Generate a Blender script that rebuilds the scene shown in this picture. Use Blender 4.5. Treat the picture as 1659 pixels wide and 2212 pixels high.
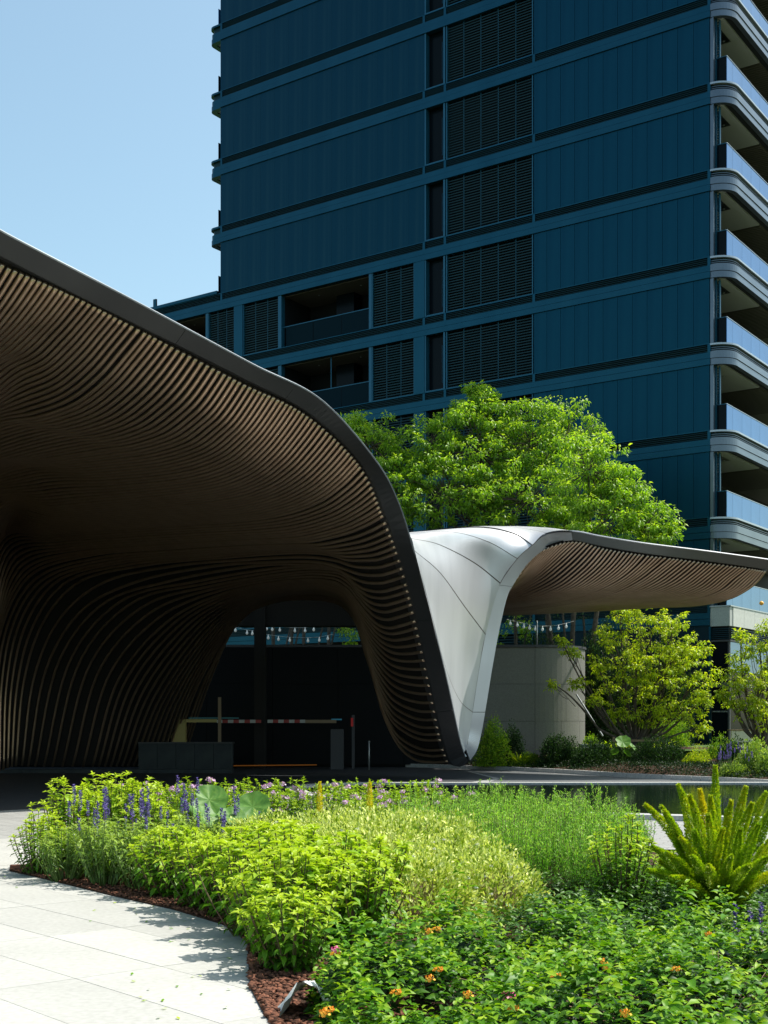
import bpy, math, random
import numpy as np
from mathutils import Vector, Matrix
R = math.radians
random.seed(7)
rng = np.random.default_rng(7)
sc = bpy.context.scene
for o in list(bpy.data.objects): bpy.data.objects.remove(o)

# ------------------------------------------------------------------ camera, sky, sun, exposure
EYE, HX, HY, F = 1.6, 829.5, 1563.0, 2815.0     # measured from the photograph (1659 x 2212 scale)
cam_d = bpy.data.cameras.new('camera'); cam = bpy.data.objects.new('camera', cam_d)
sc.collection.objects.link(cam); sc.camera = cam
cam.location = (0, 0, EYE); cam.rotation_euler = (R(90), 0, 0)
cam_d.sensor_width = 36; cam_d.sensor_height = 36; cam_d.sensor_fit = 'AUTO'
cam_d.lens = 36*F/2212; cam_d.shift_y = (HY-1106)/2212; cam_d.clip_end = 3000; cam_d.clip_start = .1
SUN_EL, SUN_AZ = R(60), R(18)                      # azimuth from +X towards +Y
sv = Vector((math.cos(SUN_EL)*math.cos(SUN_AZ), math.cos(SUN_EL)*math.sin(SUN_AZ), math.sin(SUN_EL)))
w = bpy.data.worlds.new('World'); sc.world = w; w.use_nodes = True
nt = w.node_tree; nt.nodes.clear()
sky = nt.nodes.new('ShaderNodeTexSky'); sky.sky_type = 'NISHITA'; sky.sun_disc = False
sky.sun_elevation = SUN_EL; sky.sun_rotation = R(90)-SUN_AZ
sky.altitude = 0; sky.air_density = 1.0; sky.dust_density = 2.0; sky.ozone_density = 1.0
bg = nt.nodes.new('ShaderNodeBackground'); bg.inputs['Strength'].default_value = 0.15
wo = nt.nodes.new('ShaderNodeOutputWorld')
wb = nt.nodes.new('ShaderNodeMix'); wb.data_type = 'RGBA'; wb.blend_type = 'MULTIPLY'; wb.inputs[0].default_value = 1
wb.inputs[7].default_value = (1.08, 1.18, 1.01, 1)          # the photograph's slightly cyan white balance
nt.links.new(sky.outputs[0], wb.inputs[6]); nt.links.new(wb.outputs[2], bg.inputs[0]); nt.links.new(bg.outputs[0], wo.inputs[0])
sun_d = bpy.data.lights.new('sun', 'SUN'); sun_d.energy = 4.6; sun_d.angle = R(.5); sun_d.color = (1, .955, .88)
sun = bpy.data.objects.new('sun', sun_d); sc.collection.objects.link(sun)
sun.rotation_euler = (-sv).to_track_quat('-Z', 'Y').to_euler()
sc.view_settings.view_transform = 'Standard'; sc.view_settings.look = 'None'
sc.view_settings.gamma = 1; sc.view_settings.exposure = 0.52; sc.view_settings.use_curve_mapping = False
sc.render.engine = 'CYCLES'

# ------------------------------------------------------------------ helpers
col = sc.collection
def P(x, y, d): return np.array([(x-HX)/F*d, d, EYE-(y-HY)/F*d])
def G(x, y, z=0.0):
    d = (EYE-z)*F/(y-HY); return np.array([(x-HX)/F*d, d, z])
def tag(o, label=None, cat=None, group=None, kind=None):
    if label: o['label'] = label
    if cat: o['category'] = cat
    if group: o['group'] = group
    if kind: o['kind'] = kind
    return o
def empty(name, loc=(0,0,0), rz=0, **k):
    o = bpy.data.objects.new(name, None); col.objects.link(o); o.location = loc; o.rotation_euler = (0,0,rz)
    o.empty_display_size = .2
    return tag(o, **k)
def link(name, me, parent=None, loc=(0,0,0), rz=0, **k):
    o = bpy.data.objects.new(name, me); col.objects.link(o); o.parent = parent; o.location = loc; o.rotation_euler = (0,0,rz)
    return tag(o, **k)
def mesh(V, Fs, mat=None, smooth=False, tint=None):
    """V (n,3); Fs (m,3|4) array or list of tuples"""
    me = bpy.data.meshes.new('m')
    V = np.asarray(V, dtype=np.float32)
    if isinstance(Fs, np.ndarray):
        m, k = Fs.shape
        me.vertices.add(len(V)); me.vertices.foreach_set('co', V.ravel())
        me.loops.add(m*k); me.loops.foreach_set('vertex_index', Fs.astype(np.int32).ravel())
        me.polygons.add(m); me.polygons.foreach_set('loop_start', np.arange(0, m*k, k, dtype=np.int32))
        me.polygons.foreach_set('loop_total', np.full(m, k, dtype=np.int32))
        me.update(calc_edges=True)
    else:
        me.from_pydata(V.tolist(), [], Fs); me.update()
    if smooth: me.polygons.foreach_set('use_smooth', np.ones(len(me.polygons), dtype=bool))
    if tint is not None:
        a = me.attributes.new('tint', 'FLOAT', 'POINT'); a.data.foreach_set('value', np.asarray(tint, dtype=np.float32))
    if mat: me.materials.append(mat)
    return me
class MB:                                   # collects pieces of ONE object
    def __init__(s): s.v=[]; s.f=[]; s.n=0; s.t=[]
    def add(s, V, Fs, t=0.5):
        V = np.asarray(V, float); s.v.append(V); s.f += [tuple(int(i)+s.n for i in f) for f in Fs]
        s.t.append(np.full(len(V), t)); s.n += len(V)
    def box(s, x0,x1,y0,y1,z0,z1):
        V = [(x,y,z) for x in (x0,x1) for y in (y0,y1) for z in (z0,z1)]
        s.add(V, [(0,1,3,2),(4,6,7,5),(0,4,5,1),(2,3,7,6),(0,2,6,4),(1,5,7,3)])
    def tube(s, pts, r, k=6, t=.5, cap=True):
        pts = np.asarray(pts, float); n = len(pts)
        r = np.broadcast_to(np.asarray(r, float), (n,))
        T = np.gradient(pts, axis=0); T /= np.linalg.norm(T, axis=1, keepdims=True)+1e-9
        up = np.array([0,0,1.]) if abs(T[0,2]) < .9 else np.array([1.,0,0])
        rings = []
        a = np.arange(k)*2*math.pi/k
        for i in range(n):
            A = np.cross(T[i], up); A /= np.linalg.norm(A)+1e-9; Bv = np.cross(A, T[i]); up = Bv
            rings.append(pts[i]+r[i]*(np.cos(a)[:,None]*A+np.sin(a)[:,None]*Bv))
        V = np.concatenate(rings); fs = []
        for i in range(n-1):
            for j in range(k):
                fs.append((i*k+j, i*k+(j+1)%k, (i+1)*k+(j+1)%k, (i+1)*k+j))
        if cap: fs.append(tuple(range(k))[::-1]); fs.append(tuple(range((n-1)*k, n*k)))
        s.add(V, fs, t)
    def build(s, name, mat, parent=None, smooth=False, **k):
        me = mesh(np.concatenate(s.v), s.f, mat, smooth, np.concatenate(s.t)); return link(name, me, parent, **k)
_boxes = {}
def bx(name, mat, x0,x1,y0,y1,z0,z1, parent=None, **k):   # box object, mesh data shared between equal boxes
    key = (mat.name, round(x1-x0,4), round(y1-y0,4), round(z1-z0,4))
    if key not in _boxes:
        b = MB(); b.box(-(x1-x0)/2,(x1-x0)/2,-(y1-y0)/2,(y1-y0)/2,-(z1-z0)/2,(z1-z0)/2)
        _boxes[key] = mesh(b.v[0], b.f, mat)
    return link(name, _boxes[key], parent, loc=((x0+x1)/2,(y0+y1)/2,(z0+z1)/2), **k)
def copy_tree(o, parent=None):
    c = o.copy(); col.objects.link(c); c.parent = parent
    for ch in [x for x in KIDS.get(o.name, [])]: copy_tree(ch, c)
    return c
KIDS = {}
def kid(p, o): KIDS.setdefault(p.name, []).append(o); return o
def catmull(C, n):
    """C (m,k) control points -> (n,k)"""
    C = np.asarray(C, float); m = len(C)
    u = np.linspace(0, m-1, n); return catmull_at(C, u)
def catmull_at(C, u):
    C = np.asarray(C, float); m = len(C); u = np.clip(u, 0, m-1-1e-9); i = u.astype(int); f = (u-i)[:,None]
    g = lambda j: C[np.clip(j, 0, m-1)]
    p0 = np.where((i==0)[:,None], 2*g(i)-g(i+1), g(i-1)); p1=g(i); p2=g(i+1)
    p3 = np.where((i>=m-2)[:,None], 2*g(i+1)-g(i), g(i+2))
    return .5*(2*p1+(p2-p0)*f+(2*p0-5*p1+4*p2-p3)*f**2+(3*p1-p0-3*p2+p3)*f**3)

# ------------------------------------------------------------------ materials
def mat(name, c, rough=.5, metal=0, spec=.5, c2=None, scale=4, detail=6, bump=0, bscale=30, stretch=(1,1,1), coat=0, lo=.35, hi=.65, coord='Object'):
    m = bpy.data.materials.new(name); m.use_nodes = True; n = m.node_tree.nodes; l = m.node_tree.links
    b = n['Principled BSDF']; b.inputs['Roughness'].default_value = rough; b.inputs['Metallic'].default_value = metal
    b.inputs['Specular IOR Level'].default_value = spec; b.inputs['Coat Weight'].default_value = coat
    b.inputs['Base Color'].default_value = (*c, 1)
    tc = n.new('ShaderNodeTexCoord'); mp = n.new('ShaderNodeMapping'); mp.inputs['Scale'].default_value = stretch
    l.new(tc.outputs[coord] if coord != 'World' else n.new('ShaderNodeNewGeometry').outputs['Position'], mp.inputs[0])
    if c2:
        t = n.new('ShaderNodeTexNoise'); t.inputs['Scale'].default_value = scale; t.inputs['Detail'].default_value = detail
        r = n.new('ShaderNodeValToRGB'); r.color_ramp.elements[0].position = lo; r.color_ramp.elements[1].position = hi
        r.color_ramp.elements[0].color = (*c, 1); r.color_ramp.elements[1].color = (*c2, 1)
        l.new(mp.outputs[0], t.inputs[0]); l.new(t.outputs[0], r.inputs[0]); l.new(r.outputs[0], b.inputs['Base Color'])
    if bump:
        t = n.new('ShaderNodeTexNoise'); t.inputs['Scale'].default_value = bscale; t.inputs['Detail'].default_value = 5
        bm = n.new('ShaderNodeBump'); bm.inputs['Strength'].default_value = bump; bm.inputs['Distance'].default_value = .35/bscale
        l.new(mp.outputs[0], t.inputs[0]); l.new(t.outputs[0], bm.inputs['Height']); l.new(bm.outputs[0], b.inputs['Normal'])
    return m
def leafmat(name, dark, mid, young, trans=.4, rough=.42, spec=.5, glow=(1.25,1.35,.5)):
    """tint attribute: 0 old leaf and deep leaf darkened for inner shade, 1 young tip; each leaf a little different through noise"""
    m = bpy.data.materials.new(name); m.use_nodes = True; n = m.node_tree.nodes; l = m.node_tree.links
    b = n['Principled BSDF']; b.inputs['Roughness'].default_value = rough; b.inputs['Specular IOR Level'].default_value = spec
    at = n.new('ShaderNodeAttribute'); at.attribute_name = 'tint'
    ge = n.new('ShaderNodeNewGeometry'); no = n.new('ShaderNodeTexNoise'); no.inputs['Scale'].default_value = 9; no.inputs['Detail'].default_value = 3
    l.new(ge.outputs['Position'], no.inputs[0])
    ma = n.new('ShaderNodeMath'); ma.operation = 'MULTIPLY_ADD'; ma.inputs[1].default_value = .7; l.new(no.outputs[0], ma.inputs[0])
    mb = n.new('ShaderNodeMath'); mb.operation = 'SUBTRACT'; l.new(at.outputs['Fac'], mb.inputs[0]); mb.inputs[1].default_value = .35
    l.new(mb.outputs[0], ma.inputs[2])
    r = n.new('ShaderNodeValToRGB'); e = r.color_ramp.elements
    e[0].position = 0; e[0].color = (*dark,1); e[1].position = .5; e[1].color = (*mid,1); x = e.new(1); x.color = (*young,1)
    l.new(ma.outputs[0], r.inputs[0]); l.new(r.outputs[0], b.inputs['Base Color'])
    tr = n.new('ShaderNodeBsdfTranslucent'); mx = n.new('ShaderNodeMixShader'); mx.inputs[0].default_value = trans
    gl = n.new('ShaderNodeMix'); gl.data_type = 'RGBA'; gl.blend_type = 'MULTIPLY'; gl.inputs[0].default_value = 1
    gl.inputs[7].default_value = (*glow, 1); l.new(r.outputs[0], gl.inputs[6]); l.new(gl.outputs[2], tr.inputs[0])
    l.new(b.outputs[0], mx.inputs[1]); l.new(tr.outputs[0], mx.inputs[2]); l.new(mx.outputs[0], n['Material Output'].inputs[0])
    return m
def emit(name, c, s):
    m = bpy.data.materials.new(name); m.use_nodes = True; b = m.node_tree.nodes['Principled BSDF']
    b.inputs['Base Color'].default_value = (*c,1); b.inputs['Emission Color'].default_value = (*c,1); b.inputs['Emission Strength'].default_value = s
    return m
M = dict(
 panel = mat('blue_cladding', (.002,.041,.073), .42, .8, .3, (.003,.049,.083), 1.2, stretch=(3,3,.12)),
 wallpanel = mat('blue_weathered_cladding', (.002,.038,.067), .46, .8, .3, (.016,.058,.080), 1.0, stretch=(2.6,2.6,.06), lo=.5, hi=.85),
 band = mat('blue_band_metal', (.005,.057,.094), .38, .75, .35, (.008,.067,.107), .8, stretch=(1,1,.3)),
 bband = mat('grey_band_metal', (.11,.135,.165), .28, .75, .5, (.14,.165,.195), .8),
 frame = mat('blue_frame_metal', (.010,.09,.155), .4, .4),
 dark = mat('dark_void', (.006,.008,.010), .7, 0, .2),
 dglass = mat('dark_window_glass', (.003,.006,.009), .2, 0, .08),
 louvre = mat('dark_louvre', (.004,.032,.048), .5, .3, .3),
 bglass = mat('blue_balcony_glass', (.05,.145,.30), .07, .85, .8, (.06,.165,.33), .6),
 gglass = mat('clear_rail_glass', (.001,.012,.02), .5, 0, .05),
 blade = mat('louvre_blade', (.004,.032,.043), .5, .3, .3),
 lpanel = mat('lower_shade_panel', (.004,.022,.034), .5, .5, .3),  # cladding copy for the lowest storey, darkened for shade and dark reflections
 soffit = mat('pale_soffit', (.27,.27,.28), .7),
 soffitb = mat('brown_slat_ceiling', (.06,.052,.042), .6),
 stone = mat('grey_granite', (.30,.31,.30), .8, 0, .3, (.42,.43,.41), 40, bump=.3, bscale=60),
 stoneb = mat('pale_stone', (.46,.46,.43), .7, 0, .3, (.52,.52,.49), 6),
 fascia = mat('dark_fascia_metal', (.058,.06,.066), .38, .4, .5, (.07,.072,.078), .7),
 fasciab = mat('grey_fascia_metal', (.18,.19,.185), .38, .5),
 rimlight = mat('pale_edge_trim', (.36,.39,.43), .3, .6),
 silver = mat('satin_silver_metal', (.47,.475,.50), .42, .42, .5, (.56,.565,.59), .5, 5, stretch=(1.4,1.4,.5)),
 seam = mat('brown_seam_sealant', (.16,.12,.10), .9),
 slat = mat('bronze_slat', (.50,.355,.25), .34, .90, .4, (.57,.415,.30), 3, stretch=(1,1,1)),
 board = mat('dark_brown_backing', (.008,.006,.005), .8),
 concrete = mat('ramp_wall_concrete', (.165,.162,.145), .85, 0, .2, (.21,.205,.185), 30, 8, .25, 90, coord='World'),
 dconcrete = mat('shade_dark_concrete', (.006,.007,.008), .8, 0, .2),  # same concrete as above, canopy shade put into its colour
 coping = mat('dark_coping', (.05,.05,.055), .6),
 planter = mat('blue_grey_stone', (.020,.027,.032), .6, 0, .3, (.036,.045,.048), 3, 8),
 paving = mat('pale_granite_slab', (.355,.35,.325), .75, 0, .25, (.43,.425,.40), 22, 8, .12, 120, coord='World', lo=.3, hi=.7),
 joint = mat('paving_joint_sand', (.16,.15,.13), .9),
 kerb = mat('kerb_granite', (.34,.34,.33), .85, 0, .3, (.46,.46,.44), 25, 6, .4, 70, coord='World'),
 soil = mat('garden_soil', (.028,.014,.008), .95, 0, .2, (.06,.03,.017), 14, 8, .8, 40, coord='World'),
 mulch = mat('red_brown_mulch', (.035,.016,.010), .9, 0, .2, (.24,.10,.06), 22, coord='World'),
 grass = mat('lawn_base', (.05,.09,.02), .9, 0, .2, (.08,.13,.03), 20, coord='World'),
 bark = mat('grey_brown_bark', (.07,.055,.042), .9, 0, .2, (.12,.095,.075), 8, 8, .6, 40),
 stem = mat('purple_brown_stem', (.12,.065,.045), .7, 0, .3, (.10,.12,.04), 5),
 gstem = mat('green_stem', (.10,.17,.03), .6),
 twig = mat('dry_twig', (.24,.16,.10), .8, 0, .3, (.32,.23,.15), 9),
 wood = mat('stake_timber', (.20,.13,.08), .8, 0, .3, (.27,.18,.11), 6),
 post = mat('galvanised_post', (.35,.36,.36), .4, .6),
 tan = mat('tan_post', (.24,.17,.10), .6),
 cream = mat('cream_panel', (.58,.52,.40), .7),
 ylw = mat('barrier_yellow', (.42,.34,.12), .6),
 white = mat('barrier_white', (.42,.42,.40), .5),
 red = mat('barrier_red', (.30,.02,.015), .5),
 bag = mat('white_plastic_sheet', (.72,.74,.72), .3, 0, .6),
 brick = mat('red_brick', (.22,.09,.06), .9, 0, .2, (.3,.14,.1), 12),
 orange = mat('orange_fruit', (.85,.42,.04), .4),
 note = mat('yellow_sheet', (.85,.80,.06), .6),
)
def paver_material():
    m = bpy.data.materials.new('small_brick_paving'); m.use_nodes = True; n = m.node_tree.nodes; l = m.node_tree.links
    b = n['Principled BSDF']; b.inputs['Roughness'].default_value = .8; b.inputs['Specular IOR Level'].default_value = .3
    ge = n.new('ShaderNodeNewGeometry'); mp = n.new('ShaderNodeMapping'); mp.inputs['Rotation'].default_value = (0,0,R(25))
    l.new(ge.outputs['Position'], mp.inputs[0])
    br = n.new('ShaderNodeTexBrick'); br.inputs['Scale'].default_value = 1
    br.inputs['Brick Width'].default_value = .42; br.inputs['Row Height'].default_value = .14; br.inputs['Mortar Size'].default_value = .008
    br.inputs['Color1'].default_value = (.26,.26,.25,1); br.inputs['Color2'].default_value = (.33,.33,.315,1); br.inputs['Mortar'].default_value = (.14,.13,.12,1)
    l.new(mp.outputs[0], br.inputs[0]); l.new(br.outputs[0], b.inputs['Base Color'])
    bm = n.new('ShaderNodeBump'); bm.inputs['Strength'].default_value = .5; bm.invert = True; bm.inputs['Distance'].default_value = .01
    l.new(br.outputs['Fac'], bm.inputs['Height']); l.new(bm.outputs[0], b.inputs['Normal'])
    return m
def slab_variation(m):            # each slab its own tone, with broad faint stains
    n = m.node_tree.nodes; l = m.node_tree.links; b = n['Principled BSDF']; src = b.inputs['Base Color'].links[0].from_socket
    oi = n.new('ShaderNodeObjectInfo'); ge = n.new('ShaderNodeNewGeometry'); t = n.new('ShaderNodeTexNoise'); t.inputs['Scale'].default_value = .9; t.inputs['Detail'].default_value = 5
    l.new(ge.outputs['Position'], t.inputs[0]); a = n.new('ShaderNodeMath'); a.operation = 'MULTIPLY_ADD'; a.inputs[1].default_value = .14; a.inputs[2].default_value = .80; l.new(oi.outputs['Random'], a.inputs[0])
    c = n.new('ShaderNodeMath'); c.operation = 'MULTIPLY_ADD'; c.inputs[1].default_value = .30; l.new(t.outputs[0], c.inputs[0]); l.new(a.outputs[0], c.inputs[2])
    v = n.new('ShaderNodeMix'); v.data_type = 'RGBA'; v.blend_type = 'MULTIPLY'; v.inputs[0].default_value = 1; l.new(src, v.inputs[6]); l.new(c.outputs[0], v.inputs[7]); l.new(v.outputs[2], b.inputs['Base Color'])
slab_variation(M['paving'])
M['paver'] = paver_material()
M['sett'] = mat('shade_dark_setts', (.035,.038,.042), .7, 0, .3, (.05,.053,.058), 6, bump=.4, bscale=14, coord='World')  # setts darkened so their colour carries part of the canopy shade
def water_material():
    m = bpy.data.materials.new('pool_water'); m.use_nodes = True; n = m.node_tree.nodes; l = m.node_tree.links
    b = n['Principled BSDF']; b.inputs['Base Color'].default_value = (.004,.008,.009,1); b.inputs['Roughness'].default_value = .03
    b.inputs['Specular IOR Level'].default_value = .5; b.inputs['IOR'].default_value = 1.33
    ge = n.new('ShaderNodeNewGeometry'); mp = n.new('ShaderNodeMapping'); mp.inputs['Scale'].default_value = (1.2,3.2,1)
    t = n.new('ShaderNodeTexNoise'); t.inputs['Scale'].default_value = 2.2; t.inputs['Detail'].default_value = 3
    bm = n.new('ShaderNodeBump'); bm.inputs['Strength'].default_value = .05; bm.inputs['Distance'].default_value = .05
    l.new(ge.outputs['Position'], mp.inputs[0]); l.new(mp.outputs[0], t.inputs[0]); l.new(t.outputs[0], bm.inputs['Height']); l.new(bm.outputs[0], b.inputs['Normal'])
    return m
M['water'] = water_material()
L_ = dict(
 shrub = leafmat('fresh_shrub_leaf', (.014,.05,.006), (.135,.31,.016), (.44,.55,.035), .36, .45, .3),
 sage = leafmat('sage_leaf', (.025,.07,.012), (.20,.33,.045), (.44,.54,.08), .3),
 lant = leafmat('lantana_leaf', (.010,.035,.004), (.085,.235,.010), (.36,.50,.018), .3, .45, .25),
 vari = leafmat('variegated_small_leaf', (.02,.05,.005), (.28,.40,.024), (.80,.82,.30), .22, .5, .2),
 rose = leafmat('rosemary_needle', (.02,.09,.008), (.15,.42,.025), (.52,.74,.14), .32, .4, .3),
 fox = leafmat('foxtail_needle', (.10,.22,.010), (.31,.46,.015), (.66,.55,.02), .38, .5),
 dark_b = leafmat('deep_green_leaf', (.010,.03,.006), (.035,.10,.012), (.10,.22,.02), .25, .42, .3),
 big = leafmat('broad_leaf', (.04,.13,.02), (.09,.22,.03), (.2,.34,.06), .25, .5, .35),
 dleaf = leafmat('shade_dark_leaf', (.005,.015,.006), (.014,.040,.011), (.05,.11,.02), .2, .5, .2),  # leaf colour darkened to stand in for shade on the bank
 tree = leafmat('bright_tree_leaf', (.03,.08,.008), (.22,.40,.025), (.56,.66,.05), .5),
 mag = leafmat('yellow_green_tree_leaf', (.03,.07,.006), (.28,.40,.015), (.62,.64,.025), .5),
 purple = leafmat('purple_flower', (.06,.04,.20), (.14,.10,.38), (.28,.23,.52), .2, .6, .2, (1,1,1)),
 pink = leafmat('pink_flower', (.55,.22,.50), (.72,.40,.66), (.85,.65,.80), .2, .6, .2, (1,1,1)),
 orangef = leafmat('orange_flower', (.75,.16,.03), (.85,.33,.03), (.9,.55,.06), .2, .6, .2, (1,1,1)),
 magenta = leafmat('magenta_flower', (.6,.05,.22), (.8,.12,.34), (.9,.35,.5), .2, .6, .2, (1,1,1)),
 whitef = leafmat('white_flower', (.6,.62,.5), (.75,.76,.66), (.85,.85,.8), .2, .6, .2, (1,1,1)),
)

# ------------------------------------------------------------------ setting: ground, paths, pool
def sheet(name, pts, z, m, label=None, kind='structure'):
    n = len(pts); return link(name, mesh([(p[0],p[1],z) for p in pts], [tuple(range(n))], m), kind=kind)
sheet('ground', [(-600,-200),(600,-200),(600,900),(-600,900)], -.08, M['grass'])
sheet('plaza_paving', [(-40,16.6),(60,16.6),(60,80),(-40,80)], -.004, M['paver'])
sheet('driveway', [(-40,23.4),(-7.6,23.4),(-5,26.2),(-2.2,29.4),(-1.9,33),(1.8,34.1),(3.2,38),(2.5,48),(-5,49.3),(-40,49.4)], .0, M['sett'])  # front edge follows the canopy's shadow line; shade is in the colour
M['sett2'] = mat('wing_shade_setts', (.085,.09,.095), .7, 0, .3, (.11,.115,.12), 6, bump=.4, bscale=14, coord='World')  # paving tone lowered to carry the wing's shade
sheet('wing_shade_paving', [(3.4,38.0),(2.9,35.7),(6,35.9),(9.0,36.0),(8.0,37.6),(7,39.2),(6,40.6),(4.6,43.5),(3.1,46.2),(2.6,47)], .002, M['sett2'])  # darker sheet laid where the wing's shadow falls
path = sheet('footpath', [(-16,2),(10,2),(10,16.6),(-16,16.6)], -.03, M['joint'])
ang = R(-49); e1 = np.array([math.cos(ang), math.sin(ang)]); e2 = np.array([-e1[1], e1[0]])
sl = .62; sw = 1.62; gap = .006
b = MB(); b.box(-sw/2+gap/2, sw/2-gap/2, -sl/2+gap/2, sl/2-gap/2, -.026, 0); slabm = mesh(b.v[0], b.f, M['paving'])
for i in range(-16, 10):
    for j in range(-34, 34):
        c = np.array([-2.0, 9.2])+e1*(i*sw)+e2*(j*sl+.31)
        if -7.5 < c[0] < 1.2 and 4.5 < c[1] < 17.6 and abs(c[0]) < .34*c[1]+2 and not (c[0] > .6 and c[1] < 16):
            link('paving_slab', slabm, path, (c[0], c[1], -random.random()*.0015), ang)
# flower bed outline (plan), its path side measured from the photograph
pe = [(0,1885),(20,1882),(100,1900),(250,1937),(375,1965),(480,1997),(520,2017),(535,2042),(537,2092),(542,2137),(565,2182),(585,2212),(640,2270)]
bed = [tuple(G(x,y)[:2]) for x,y in pe[1:]]
bed += [(-.3,4.8),(5,4.8),(6,9),(5.4,12.5),(3.3,16.2),(1.6,18.2),(-.4,19.4),(-2.3,20.3),(-3.4,20.0),(-4.0,18.0),(-4.05,15.6)]
def inside(p, poly):
    x,y = p; c = False; n = len(poly)
    for i in range(n):
        x1,y1 = poly[i]; x2,y2 = poly[(i+1)%n]
        if (y1>y) != (y2>y) and x < (x2-x1)*(y-y1)/(y2-y1)+x1: c = not c
    return c
def edge_dist(p, poly):
    best = 9e9; p = np.array(p)
    for i in range(len(poly)):
        a = np.array(poly[i]); q = np.array(poly[(i+1)%len(poly)]); ab = q-a
        t = np.clip(np.dot(p-a,ab)/(np.dot(ab,ab)+1e-9),0,1); best = min(best, np.linalg.norm(p-a-t*ab))
    return best
import bmesh
def soil_mesh():
    bm = bmesh.new(); n = len(bed); dense = []
    for i in range(n):
        a, q = np.array(bed[i]), np.array(bed[(i+1)%n]); k = max(1, int(np.linalg.norm(q-a)/.25))
        for t in range(k): dense.append(a+(q-a)*t/k)
    vs = [bm.verts.new((p[0],p[1],.012)) for p in dense]; bm.faces.new(vs)
    low = [bm.verts.new((p[0],p[1],-.03)) for p in dense]
    for i in range(len(dense)): bm.faces.new((vs[i], low[i], low[(i+1)%len(dense)], vs[(i+1)%len(dense)]))
    me = bpy.data.meshes.new('m'); bm.to_mesh(me); bm.free(); me.materials.append(M['soil']); return me
link('garden_bed_soil', soil_mesh(), kind='structure')
# mulch lumps
oct_v = np.array([(1,0,0),(-1,0,0),(0,1,0),(0,-1,0),(0,0,1),(0,0,-1)], float)
oct_f = np.array([(0,2,4),(2,1,4),(1,3,4),(3,0,4),(2,0,5),(1,2,5),(3,1,5),(0,3,5)])
def lumps(name, pts, size, m, **k):
    V=[];Fs=[]
    for i,p in enumerate(pts):
        s = size*random.uniform(.5,1.3); A = rng.normal(size=(3,3)); q,_ = np.linalg.qr(A)
        V.append((oct_v*rng.uniform(.5,1.2,(6,1))*s)@q.T*np.array([1,1,.6])+np.asarray(p)); Fs.append(oct_f+6*i)
    return link(name, mesh(np.concatenate(V), np.concatenate(Fs), m), **k)
pts = []
while len(pts) < 5200:
    i = random.randrange(len(pe)-2); a = np.array(bed[i]); q = np.array(bed[i+1]); p = a+(q-a)*random.random()
    d = q-a; nrm = np.array([-d[1], d[0]])/np.linalg.norm(d)
    p2 = p+nrm*(random.random()**1.5)*.8+rng.normal(0,.03,2)
    if inside(p2, bed): pts.append((p2[0],p2[1],.02))
tag(lumps('bark_mulch', pts, .026, M['mulch']), 'red brown bark mulch along the paved path edge of the flower bed', 'mulch', kind='stuff')
o = bx('brick', M['brick'], -.11,.11,-.05,.05,0,.06); o.location = (*G(45,1880)[:2], .03); o.rotation_euler = (0,0,R(8))
tag(o, 'single red brown brick lying at the left tip of the flower bed', 'brick')

g = np.random.default_rng(91); n = 46; i_ = g.integers(0, 9, n)
pp = np.array([[*(np.array(bed[i])+(np.array(bed[i+1])-np.array(bed[i]))*g.random()+np.array([-.55,-.35])*abs(g.normal(0,.7))), .004] for i in i_])
FALLEN = pp
# pool
pool = [(-2.0,31.2),(-1.7,29.2),(-1.2,27.6),(-.4,26.1),(1.2,24.3),(3.7,22.3),(6.5,21.1),(10,20.4),(16,20),(24,20),(24,33.3),(9,33.5),(-.6,33.4),(-1.6,32.6)]
pl = empty('reflecting_pool', (6,27,0), kind='structure'); pl['kind']='structure'
pc = np.array(pool)-np.array([6,27]); ctr = pc.mean(0)
def offs(poly, d):
    out = []; n = len(poly)
    for i in range(n):
        a, b_, c = np.array(poly[i-1]), np.array(poly[i]), np.array(poly[(i+1)%n])
        u = (b_-a)/np.linalg.norm(b_-a); v = (c-b_)/np.linalg.norm(c-b_)
        nn = np.array([u[1],-u[0]])+np.array([v[1],-v[0]]); nn /= np.linalg.norm(nn); out.append(b_+nn*d)
    return out
def area(p): return sum(p[i][0]*p[(i+1)%len(p)][1]-p[(i+1)%len(p)][0]*p[i][1] for i in range(len(p)))/2
pc = [tuple(p) for p in pc]
if area(pc) < 0: pc = pc[::-1]
outer = offs(pc, .36)
link('pool_water', mesh([(p[0],p[1],.055) for p in pc], [tuple(range(len(pc)))], M['water']), pl, kind='structure')
def rim():
    n = len(pc); V = [(p[0],p[1],.085) for p in pc]+[(p[0],p[1],.085) for p in outer]+[(p[0],p[1],-.01) for p in outer]+[(p[0],p[1],.03) for p in pc]
    fs = []
    for i in range(n):
        j=(i+1)%n; fs += [(i,n+i,n+j,j),(n+i,2*n+i,2*n+j,n+j),(3*n+i,i,j,3*n+j)]
    return mesh(V, fs, M['kerb'])
link('pool_rim', rim(), pl)

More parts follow.
